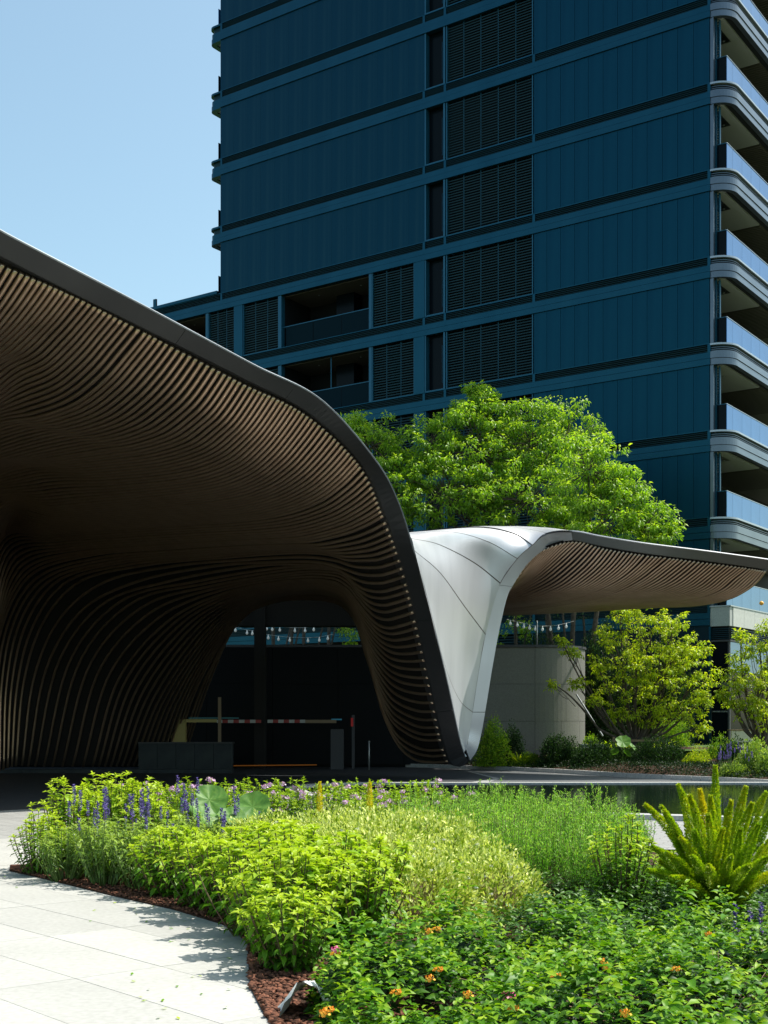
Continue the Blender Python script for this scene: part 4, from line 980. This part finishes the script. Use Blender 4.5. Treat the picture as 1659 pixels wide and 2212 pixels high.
# underlying dark stems so the soil does not show evenly
tg = link('dry_stems', twigs(1.6,1.9,.34,340,77), None, (1.7,6.9,0)); tag(tg, 'thin dry stems tangled inside the front lantana', 'twigs', kind='stuff')
dp = [(.4,8.5),(.9,9.9),(1.5,10.4),(1.9,11.6),(3.0,12.2),(4.6,12.0),(4.6,8.0),(1.9,8.2)]
cover('dark_ground_cover', dp, lambda x,y: .34 if y < 10.3 else .26, 3300, .095, .45, 'dark_b', 9, (.1,.8), 'darker broad leaved plants between the foxtail fern and the lantana', 'plant')
cover('dark_ground_cover', [(1.0,10.2),(1.2,11.6),(2.2,13.2),(3.6,12.9),(3.6,10.2)], lambda x,y: .32, 1500, .09, .5, 'dark_b', 19, (.1,.9), 'deep green undergrowth at the left foot of the foxtail fern', 'plant')
# --- rosemary
def rosemary(seed, ns=62, h=.92, rad=.36):
    g = np.random.default_rng(seed); PP=[];DD=[];TT=[];st=MB()
    for i in range(ns):
        a=g.uniform(0,6.28); q=math.sqrt(g.random()); hh=h*g.uniform(.7,1.1)*(1-.25*q*q); e=np.array([math.cos(a)*rad*q,math.sin(a)*rad*q,hh])+g.normal(0,.05,3); s=e*[.3,.3,0]; mid=(s+e)/2+np.array([math.cos(a),math.sin(a),0])*rad*.45*q+g.normal(0,.04,3)
        t=np.linspace(0,1,7)[:,None]; c=(1-t)**2*s+2*t*(1-t)*mid+t**2*e; st.tube(c,.003,3,cap=False)
        nn=66; u=.22+.78*g.uniform(0,1,nn)**.8; j=np.minimum((u*6).astype(int),5); f=(u*6-j)[:,None]; p=c[j]+(c[j+1]-c[j])*f; ax=unit(c[j+1]-c[j]); sd=unit(np.cross(ax,g.normal(size=(nn,3))))
        PP.append(p); DD.append(unit(sd*.8+ax*.85)); TT.append(.2+.5*u**2+g.uniform(-.1,.35,nn))
    PP=np.concatenate(PP);n=len(PP);lf=LF();lf.add(leaves(PP,np.concatenate(DD),g.normal(size=(n,3)),.036*g.uniform(.7,1.2,n),.0085,np.concatenate(TT),.05,.1,True)); return lf.mesh(L_['rose']), mesh(np.concatenate(st.v),st.f,M['stem'])
RM = [rosemary(300+i) for i in range(4)]
g = np.random.default_rng(33); cnt = 0; placed = []
while cnt < 58:
    x, y = g.uniform(-.1,2.75), g.uniform(11.4,16.9)
    if ((x-1.38)/1.22)**2+((y-14.1)/2.7)**2 > 1 or (y < 12.9+.2 and x < 1.0): continue
    if any((x-a)**2+(y-c)**2 < .07 for a,c in placed): continue
    placed.append((x,y)); m_ = RM[cnt%4]
    shrub('rosemary_bush', 'upright needle leaved rosemary in the fresh green mass before the pool', 'shrub', (x,y,0), [('foliage',m_[0],True),('stems',m_[1],False)], 'rosemary bushes before the pool', g.uniform(0,6), g.uniform(.80,1.02)*(.92 if y > 14.5 else .85)); cnt += 1
# --- foxtail fern
def frond(c, r, n, seed, tbase):
    g = np.random.default_rng(seed); s = g.uniform(.02,1,n); m_ = len(c)-1; j=np.minimum((s*m_).astype(int),m_-1); f=(s*m_-j)[:,None]; p=c[j]+(c[j+1]-c[j])*f; ax=unit(c[j+1]-c[j]); sd=unit(np.cross(ax,g.normal(size=(n,3))))
    rr = r*np.minimum(1,(1-s)*3.2+.12)*np.minimum(1,.35+s*3); q = g.uniform(.2,1,n)
    lf=LF(); lf.add(leaves(p+sd*(rr*q)[:,None]*.8, sd+ax*.9, g.normal(size=(n,3)), .022*g.uniform(.7,1.3,n), .009, tbase+g.uniform(-.2,.2,n)+.25*s, .05,.1,True)); return lf.mesh(L_['fox'])
FO = np.array([2.72,10.6,.02])
fern = empty('foxtail_fern', tuple(FO), label='large foxtail fern with upright yellow green plumes at the right of the bed', cat='plant')
tipsF = [(1393,1738,10.4),(1428,1742,10.3),(1434,1752,10.2),(1465,1695,10.7),(1490,1718,10.4),(1512,1705,10.8),(1545,1655,10.6),(1535,1720,10.3),(1580,1730,10.5),(1612,1700,10.6),(1625,1735,10.3),(1655,1712,10.6),(1690,1715,10.5),(1410,1830,9.9),(1440,1842,9.8),(1470,1810,9.9),(1500,1795,10.0),(1530,1760,10.1),(1562,1790,10.1),(1600,1790,10.0),(1640,1780,10.1),(1680,1800,10.0),(1400,1880,9.7),(1450,1895,9.7),(1495,1850,9.8),(1531,1870,9.7),(1580,1850,9.8),(1620,1870,9.7),(1665,1850,9.8),(1700,1880,9.9),(1480,1760,11.0),(1552,1745,11.1),(1636,1768,11.0),(1570,1690+60,10.9),(1505,1760,10.9),(1445,1800,10.8),(1600,1745,11),(1670,1745,11),(1720,1760,10.7),(1425,1860,10.4)]
g = np.random.default_rng(3)
for i,(x,y,d) in enumerate(tipsF):
    e = P(x,y,d)-FO; s = np.array([e[0]*.22+g.normal(0,.05), e[1]*.25+g.normal(0,.05), 0]); mid = s*.45+e*.55+np.array([-e[0]*.16,-e[1]*.2,.10*np.linalg.norm(e)])
    t = np.linspace(0,1,9)[:,None]; c = (1-t)**2*s+2*t*(1-t)*mid+t**2*e; Lp = np.linalg.norm(e)
    tb = .75 if i in (5,) else g.uniform(.15,.5); link('frond', frond(c, g.uniform(.036,.050), int(3200*Lp+500), 400+i, tb), fern)
yl = ['left yellow foxtail plume standing against the dark driveway','right yellow foxtail plume standing against the dark driveway']
for i,(x,y) in enumerate(((691,1690),(799,1690))):
    e = P(x,y,14.6); root = empty('yellow_plume', (e[0],e[1],0), label=yl[i], cat='plant', group='yellow plumes at the back of the bed')
    c = np.linspace([0,0,.1],[0,0,e[2]],9); link('plume', frond(c, .045, 1500, 450+i, .85), root)
# --- green sage before the fern, dark spikes at right
lf, st, tips = stemmed(30, .30, .82, .095, .42, .06, .4, .25, seed=500, tintlo=.35, tinthi=.95, bare=.1)
shrub('green_sage', 'upright pale green leafy plant between rosemary and foxtail fern', 'plant', (1.98,10.75,0), [('foliage',lf.mesh(L_['shrub']),True),('stems',mesh(np.concatenate(st.v),st.f,M['stem']),False)])
lf, st, tips = stemmed(26, .36, .55, .08, .42, .06, .4, .25, seed=501, tintlo=.3, tinthi=.8, bare=.1)
shrub('green_sage', 'lower leafy plant at the feet of the foxtail fern, left side', 'plant', (2.3,11.3,0), [('foliage',lf.mesh(L_['shrub']),True),('stems',mesh(np.concatenate(st.v),st.f,M['stem']),False)])
ds = empty('dark_blue_sage', (2.45,8.4,0), label='sage with dark blue flower spikes at the right edge of the photo', cat='plant')
for i,(x,y) in enumerate([(1590,1995),(1600,2050),(1612,2065),(1630,2075),(1645,1990),(1655,2100),(1580,2060),(1622,2010)]):
    p = P(x,y,8.3+.1*(i%3))-np.array(ds.location); b = MB(); b.tube([(p[0]*.6,p[1],.0),p+[0,0,.02]], .004, 4); b.build('stem', M['stem'], ds)
    link('flower_spike', SP[2], ds, tuple(p-[0,0,.1]))
lf, st, tips = stemmed(24, .4, .45, .06, .4, .04, .5, .3, seed=502, tintlo=.1, tinthi=.6, bare=.1)
link('foliage', lf.mesh(L_['sage']), ds, kind='stuff'); 
# --- plastic sheet
c = G(655,2200); V=[];fs=[]
for i in range(9):
    for j in range(7):
        u,v=i/8,j/6; V.append((u*.28-.1+.02*math.sin(v*7), v*.35, .02+.20*math.sin(u*3.0)*(1-v*.4)+.018*math.sin(u*19+v*11)))
for i in range(8):
    for j in range(6): a=i*7+j; fs.append((a,a+7,a+8,a+1))
tag(link('plastic_sheet', mesh(V,fs,M['bag'],True), None, (c[0]-.03,c[1]-.1,0)), 'crumpled white plastic sheet at the bed edge beside the mulch', 'plastic sheet')

# ------------------------------------------------------------------ trees
def limb(b, p0, p1, r0, r1, g, wob=.08, n=7):
    t = np.linspace(0,1,n)[:,None]; L = np.linalg.norm(p1-p0); m_ = (p0+p1)/2+g.normal(0,wob,3)*L; c = (1-t)**2*p0+2*t*(1-t)*m_+t**2*p1
    b.tube(c, np.linspace(r0,r1,n), 6, cap=False); return c
def crown_leaves(cl_c, rad, per, L, W, g, droop, lf, flat=.5, tint=(.2,1.0), size_spread=.35):
    """leaf sprays round cluster centres"""
    n = len(cl_c)*per; C = np.repeat(cl_c, per, 0); rr = np.repeat(rad, per)
    d = unit(g.normal(size=(n,3))); q = g.uniform(.15,1,n)**.6; off = d*(rr*q)[:,None]*np.array([1,1,flat]); Pp = C+off
    D = unit(off+g.normal(0,.35,(n,3))*rr[:,None]-np.array([0,0,.35])*rr[:,None]); Nn = unit(np.tile([0,0,1.],(n,1))+g.normal(0,.45,(n,3)))
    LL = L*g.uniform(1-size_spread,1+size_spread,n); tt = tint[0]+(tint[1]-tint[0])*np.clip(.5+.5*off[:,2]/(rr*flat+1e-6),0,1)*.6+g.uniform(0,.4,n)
    lf.add(leaves(Pp, D, Nn, LL, LL*W, tt, droop, .2))
def big_tree():
    g = np.random.default_rng(11); base = np.array([7.5,52.6,.7]); root = empty('shade_tree', tuple(base), label='large bright green tree rising behind the silver canopy leg', cat='tree')
    lobes = [(960,1070,50.5,2.1,1.5),(800,965,51.5,1.2,1.1),(768,925,52,.75,.55),(850,1050,51,1.3,1.3),(1040,985,51.5,2.2,1.8),(1045,905,52,1.3,1.0),(1020,868,52,.75,.6),(1150,960,51,1.9,1.4),(1225,945,51,1.4,1.15),(1270,1020,50.5,1.6,1.4),(1140,1080,50,2.4,1.5),(1330,1110,49.5,1.7,1.1),(1395,1135,49.2,1.05,.75),(930,960,51,1.0,.9),(1320,1040,50.5,.9,.7),(1430,1150,49.2,.5,.45),(1220,1140,49.6,1.5,.9)]
    b = MB(); lf = LF(); trunks = [(-.5,0),(0.1,.3),(.5,-.2)]
    for tx,ty in trunks:
        limb(b, np.array([tx*.4,ty*.4,0]), np.array([tx*2.2,ty*2-.5,6.5]), .14, .09, g, .03)
    cc=[];rr=[]
    for x,y,d,rx,rz in lobes:
        d2 = d-.6 if x < 1240 else 45.7+(d-49)*.4; c = P(x,y,d2)-base; rx *= d2/d; rz *= d2/d; tx,ty = trunks[g.integers(3)]; s = np.array([tx*2.2,ty*2-.5,6.3]); cu_ = limb(b, s, c, .07,.03,g,.08)
        n = int(34*rx*rz+10)
        dd = unit(g.normal(size=(n,3))); q = g.uniform(.25,1.3,n)**.5; pts_ = c+dd*q[:,None]*np.array([rx,rx*.8,rz*1.1])
        for k in range(0,n,2): limb(b, c+(pts_[k]-c)*.1, pts_[k], .02,.007,g,.1,4)
        cc.append(pts_); rr.append(g.uniform(.18,.42,n))
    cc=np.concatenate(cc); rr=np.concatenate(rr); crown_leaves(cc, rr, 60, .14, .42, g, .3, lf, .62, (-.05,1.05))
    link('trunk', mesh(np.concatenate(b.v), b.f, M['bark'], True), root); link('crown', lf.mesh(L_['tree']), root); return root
big_tree()
def small_tree(base, lobes, lab, seed, leaf='mag', nstem=9, per=22, L=.11, stems=None, dens=62):
    g = np.random.default_rng(seed); base = np.array(base); root = empty('garden_tree', tuple(base), label=lab, cat='tree'); b = MB(); lf = LF(); cc=[];rr=[]
    b.tube([(0,0,-.3),(0,0,.25),(0,0,.45)], [.13,.10,.09], 8)
    for x,y,d,rx,rz in lobes:
        c = P(x,y,d)-base; k1 = np.array([0,0,.4])+(c-np.array([0,0,.4]))*.35*np.array([1.3,1.3,.8]); limb(b, np.array([0,0,.35]), k1, .06,.045,g,.06); limb(b, k1, c, .045,.018,g,.08)
        n = int(dens*rx*rz+6); dd = unit(g.normal(size=(n,3))); q = g.uniform(.1,1.25,n)**.6; pts_ = c+dd*q[:,None]*np.array([rx,rx,rz])
        for k in range(0,n,2): limb(b, k1+(c-k1)*g.uniform(.3,1), pts_[k], .012,.004,g,.12,4)
        cc.append(pts_); rr.append(g.uniform(.08,.22,n))
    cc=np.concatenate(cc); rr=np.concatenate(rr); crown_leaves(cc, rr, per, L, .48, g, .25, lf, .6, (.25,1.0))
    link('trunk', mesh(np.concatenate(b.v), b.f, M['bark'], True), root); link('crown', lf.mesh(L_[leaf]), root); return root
tb = P(1372,1600,45.5); tb[2] = .45
small_tree(tb, [(1400,1340,45.6,.85,.5),(1450,1345,45.2,.6,.4),(1340,1330,46,.4,.3),(1375,1440,45,.7,.6),(1450,1430,45,.8,.6),(1520,1510,45,.4,.5),(1460,1395,45.4,.85,.6),(1370,1400,45.8,.9,.7),(1500,1410,45.2,.55,.45),(1510,1460,45,.6,.5),(1430,1470,44.8,1.0,.8),(1350,1480,45.6,.8,.7),(1290,1440,45.8,.45,.45),(1250,1480,45.4,.4,.25),(1230,1410,45.6,.35,.2),(1215,1385,45.4,.22,.2),(1480,1530,45,.8,.45),(1410,1540,45,.7,.5),(1330,1540,45.5,.4,.35),(1290,1510,45,.35,.25),(1510,1570,44.8,.3,.35),(1320,1370,46,.5,.4),(1195,1480,45,.16,.12)], 'bright yellow green multi stemmed tree right of the rounded concrete wall', 21)
tb = P(1650,1585,42.5); tb[2] = .45
small_tree(tb, [(1600,1375,42.5,.25,.2),(1640,1400,42.4,.6,.4),(1600,1425,42.6,.4,.3),(1660,1360,42.3,.45,.3),(1585,1465,42.4,.5,.35),(1640,1475,42,.8,.6),(1610,1520,42.2,.6,.45),(1580,1510,42.5,.35,.3),(1680,1430,42.3,.7,.7),(1650,1550,42,.6,.35),(1700,1500,42.5,.8,.8),(1562,1495,42.5,.2,.2)], 'yellow green tree at the right edge in front of the shopfront', 22)
o = MB(); c = P(1645,1303,42); o.tube([c+[0,0,.07]-c,c+[0,0,.045]-c,[0,0,0],[0,0,-.045],[0,0,-.07]], [.01,.055,.075,.055,.01], 10); ob = o.build('lantern', M['orange'], None, True); ob.location = tuple(c); tag(ob, 'small round orange ball hanging near the right edge above the tree', 'ball')
# trunks and shaded crown behind the wall
def far_trees():
    g = np.random.default_rng(5)
    for i,(x,d,lab) in enumerate(((600,56,'slim dark trunk behind the garden wall, left in the arch opening'),(625,57,'slim dark trunk behind the garden wall, second in the arch opening'),(672,56,'leaning dark trunk behind the garden wall in the arch opening'),(700,55.5,'thick dark trunk behind the garden wall, right in the arch opening'),(1120,54,'tree with hanging shaded leaves just above the rounded wall, left of its post'))):
        base = P(x,1600,d)*[1,1,0]; root = empty('background_tree', tuple(base), label=lab, cat='tree'); b = MB(); lf = LF()
        limb(b, np.zeros(3), np.array([.5*(i%2)-.2,0,8.0]), .11,.07,g,.02); limb(b, np.array([0,0,3.5]), np.array([.9,.2,7.5]), .06,.03,g,.03)
        cc = np.array([.2,0,8.2])+g.normal(0,.9,(26,3))*[1,1,.5]
        if i == 3: cc = np.concatenate([cc, P(748,1365,d)-base+g.normal(0,.22,(8,3)), P(754,1392,d)-base+g.normal(0,.12,(4,3))])
        if i == 4: cc = np.concatenate([cc, P(1120,1360,d)-base+g.normal(0,.4,(14,3))])
        crown_leaves(cc, np.full(len(cc),.3), 30, .13,.42,g,.3,lf)
        link('trunk', mesh(np.concatenate(b.v), b.f, M['bark'], True), root); link('crown', lf.mesh(L_['tree']), root)
far_trees()
bt = empty('background_tree', (8.0,54.5,.6), label='tree with several bare shaded limbs between the concrete wall and the tower', cat='tree')
g = np.random.default_rng(8); b = MB(); lf = LF()
for x,y in ((1180,1330),(1215,1320),(1243,1320),(1260,1330),(1290,1335)): limb(b, np.array([0,0,.0]) if x != 1243 else np.zeros(3), P(x,y,54)-np.array([8.0,54.5,.6]), .08,.05,g,.06)
crown_leaves(np.array([P(x,y,54)-np.array([8.0,54.5,.6]) for x,y in ((1280,1370),(1300,1400),(1320,1350),(1200,1325),(1260,1330))]), np.full(5,.4), 40, .12,.42,g,.3,lf)
link('trunk', mesh(np.concatenate(b.v), b.f, M['bark'], True), bt); link('crown', lf.mesh(L_['dleaf']), bt)
# support stake
a, c = P(1236,1500,46.5), P(1330,1640,46.5); a = P(1245,1500,47); c = P(1302,1590,46.2); b = MB(); b.tube([a-c,[0,0,0]], .03, 6); o = b.build('tree_stake', M['post']); o.location = tuple(c); tag(o, 'slanting grey support stake beside the yellow green tree', 'stake')
tr = empty('timber_rail', tuple(P(1368,1600,44.8)*[1,1,0]), label='short timber post and rail brace round the tree base', cat='rail')
bx('rail', M['wood'], -.75, 1.1, 0, .06, .98, 1.05, tr); 
for dx in (-.72,1.0): bx('post', M['wood'], dx, dx+.07, -.08, -.005, .3, 1.14, tr)

# ------------------------------------------------------------------ far bank planting
def far_shrub(name, lab, x, y0, y1, wpx, d, m, seed, L=.07, dens=1.0, base=.25, cat='shrub'):
    c0 = P(x, y1, d); top = P(x, y0, d)[2]; h = max(.2, top-base); rx = wpx/2/F*d
    root = empty(name, (c0[0], d, base), label=lab, cat=cat); n = int(3000*dens*(rx*rx+rx*h)*1.2/(L/.07)**1.5+300)
    g = np.random.default_rng(seed); lf = LF(); ns_ = 7
    for q in range(ns_):                       # several overlapping boughs of different height
        a = q*2.4+g.uniform(0,1); rr_ = 0 if q == 0 else rx*g.uniform(.35,.62); f = g.uniform(.38,.6) if q else .62; hh = h*(1 if q == 0 else g.uniform(.55,.95))
        v_, f_, t_ = mound(rx*f, rx*f*.9, hh, max(80, n//ns_), seed*10+q, L*g.uniform(.9,1.25), m, (.05,.95), .0, True)
        v_ = v_+np.array([math.cos(a)*rr_, math.sin(a)*rr_*.7, 0]); lf.add((v_, f_, t_))
    link('foliage', lf.mesh(L_[m]), root, kind='stuff'); link('stems', twigs(rx*.8,rx*.6,h*.8,25,seed,'bark',.008), root); return root
FS = [
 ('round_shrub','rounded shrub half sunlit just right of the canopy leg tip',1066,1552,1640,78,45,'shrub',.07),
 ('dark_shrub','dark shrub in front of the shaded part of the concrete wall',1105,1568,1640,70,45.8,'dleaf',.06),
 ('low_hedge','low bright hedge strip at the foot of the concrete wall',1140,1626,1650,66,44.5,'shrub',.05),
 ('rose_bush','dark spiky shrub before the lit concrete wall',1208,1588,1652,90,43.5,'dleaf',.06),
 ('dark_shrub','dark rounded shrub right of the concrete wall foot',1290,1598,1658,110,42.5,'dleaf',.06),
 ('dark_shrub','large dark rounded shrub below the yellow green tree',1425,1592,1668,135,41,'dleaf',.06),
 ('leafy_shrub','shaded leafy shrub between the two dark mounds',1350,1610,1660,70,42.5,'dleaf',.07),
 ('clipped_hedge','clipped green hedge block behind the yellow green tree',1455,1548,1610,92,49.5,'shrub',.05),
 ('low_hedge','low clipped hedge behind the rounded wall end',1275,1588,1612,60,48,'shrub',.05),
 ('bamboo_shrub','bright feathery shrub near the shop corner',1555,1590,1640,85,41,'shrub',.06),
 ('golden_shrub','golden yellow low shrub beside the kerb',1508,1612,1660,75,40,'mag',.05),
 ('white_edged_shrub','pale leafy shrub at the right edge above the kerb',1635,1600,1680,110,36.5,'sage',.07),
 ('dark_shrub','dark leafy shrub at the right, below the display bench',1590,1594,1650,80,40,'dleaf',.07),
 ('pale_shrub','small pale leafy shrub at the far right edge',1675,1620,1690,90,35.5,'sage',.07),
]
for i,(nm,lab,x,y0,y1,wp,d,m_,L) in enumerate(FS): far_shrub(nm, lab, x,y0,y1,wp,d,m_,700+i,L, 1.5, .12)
sh = far_shrub('blue_sage', 'purple flowering sage above the kerb near the right edge', 1588,1650,1688,70,36,'sage',760,.06,1.3,.12,'plant')
g = np.random.default_rng(70)
for q in range(26):
    p = np.array([g.uniform(-.5,.5), g.uniform(-.3,.2), g.uniform(.42,.78)]); o = link('flower_spike', SP[q%3], sh, tuple(p)); 
    b = MB(); b.tube([p*[.8,.8,.3],p], .005, 3); b.build('stem', M['gstem'], sh)
def strap(name, lab, x, d, n, L, base, m, seed, w=.05):
    g = np.random.default_rng(seed); root = empty(name, (*P(x,1600,d)[:2], base), label=lab, cat='plant')
    lf = LF()
    for q in range(n):
        a = g.uniform(0,6.28); e = g.uniform(.35,1.1); D0 = np.array([math.cos(a)*e,math.sin(a)*e,1.0]); D0/=np.linalg.norm(D0); ll = L*g.uniform(.7,1.1)
        s = np.array([math.cos(a)*.05,math.sin(a)*.05,0]); S_ = unit(np.cross(D0,[math.cos(a),math.sin(a),0.01])+1e-6); pts_=[]
        for k in range(6): t=k/5; pts_.append(s+D0*ll*t+np.array([math.cos(a),math.sin(a),-.9])*ll*.35*t*t)
        V=[];W_ = w*np.array([.5,.9,1,.9,.6,.05])
        for k in range(6): V += [pts_[k]-S_*W_[k]/2, pts_[k]+S_*W_[k]/2]
        f = np.array([(2*k,2*k+1,2*k+3) for k in range(5)]+[(2*k,2*k+3,2*k+2) for k in range(5)]); o = link('leaf', mesh(V, f, L_[m], False, np.full(12, g.uniform(.3,.9))), root)
    return root
strap('clivia', 'strap leaved plant lit by the sun before the shaded concrete wall', 1122, 44.6, 26, .75, .2, 'mag', 1, .06)
strap('clivia', 'small strap leaved plant just right of the taller sunlit one', 1142, 44.4, 14, .45, .2, 'mag', 2, .06)
sl_ = ['yellow green sword leaved plant left of the tree base','sword leaved plant directly behind the tree base, left','sword leaved plant directly behind the tree base, right','sword leaved plant right of the tree base','yellowish sword leaved plant before the clipped hedge']
for i,x in enumerate((1290,1318,1350,1402,1440)): strap('sword_leaf_plant', sl_[i], x, 47.2, 22, .72, .55, 'mag', 10+i, .10)
bl2 = empty('ligularia', tuple(P(1345,1640,42)*[1,1,0]+[0,0,.3]), label='pale round leaved plant lit among the dark shrubs below the tree', cat='plant')
for i,(dx,dz,r) in enumerate(((-.05,.72,.26),(.25,.55,.18),(.1,.35,.16),(-.3,.4,.15))):
    o = link('leaf', bigleaf(r, 20+i), bl2, (dx,-.3,dz)); o.rotation_euler = (R(45),R(10*i-10),i)
    b = MB(); b.tube([(0,0,0),(dx,-.3,dz)], .01, 4); b.build('leaf_stalk', M['gstem'], bl2)
bx('step_stone', M['kerb'], P(1255,0,45.5)[0], P(1306,0,45.5)[0], 45.3, 46, .3, .88).name = 'garden_step'
tag(bpy.data.objects['garden_step'], 'pale stone ledge at the foot of the low hedge beside the wall', 'ledge')
for i,(x,w_,lab) in enumerate(((1180,150,'tall added dark foliage standing in for shade just right of the rounded wall top'),(1310,150,'tall added dark foliage standing in for shade directly behind the yellow green tree'),(1440,130,'tall added dark foliage standing in for shade in front of the tower foot'))):
    far_shrub('shade_screen', lab, x, 1345 if i else 1350, 1600, w_, 52.6-i*.8, 'dleaf', 800+i, .09, 1.2, .6)  # invented foliage masses, added as a near-black backdrop for the shaded building
# ground cover on the bank
def bank_cover():
    g = np.random.default_rng(55); n = 26000; i = g.uniform(3,len(kl)-2,n); j = i.astype(int); f = (i-j)[:,None]; K_ = np.array(kl); p = K_[j]+(K_[np.minimum(j+1,len(kl)-1)]-K_[j])*f
    off = g.uniform(0,1,n)**1.2; x = p[:,0]+off*1.2; y = p[:,1]+.18+off*4; z = .10+.22*np.minimum(1,off*3)+.12*g.random(n)
    lf = LF(); lf.add(leaves(np.stack([x,y,z],1), unit(g.normal(size=(n,3))+[0,-.3,.6]), np.tile([0,0,1.],(n,1))+g.normal(0,.5,(n,3)), .06*g.uniform(.6,1.3,n), .035, g.uniform(0,.7,n), .1,.2,True))
    tag(link('ground_cover', lf.mesh(L_['dleaf'])), 'low dark green ground cover along the far kerb', 'ground cover', kind='stuff')
bank_cover()
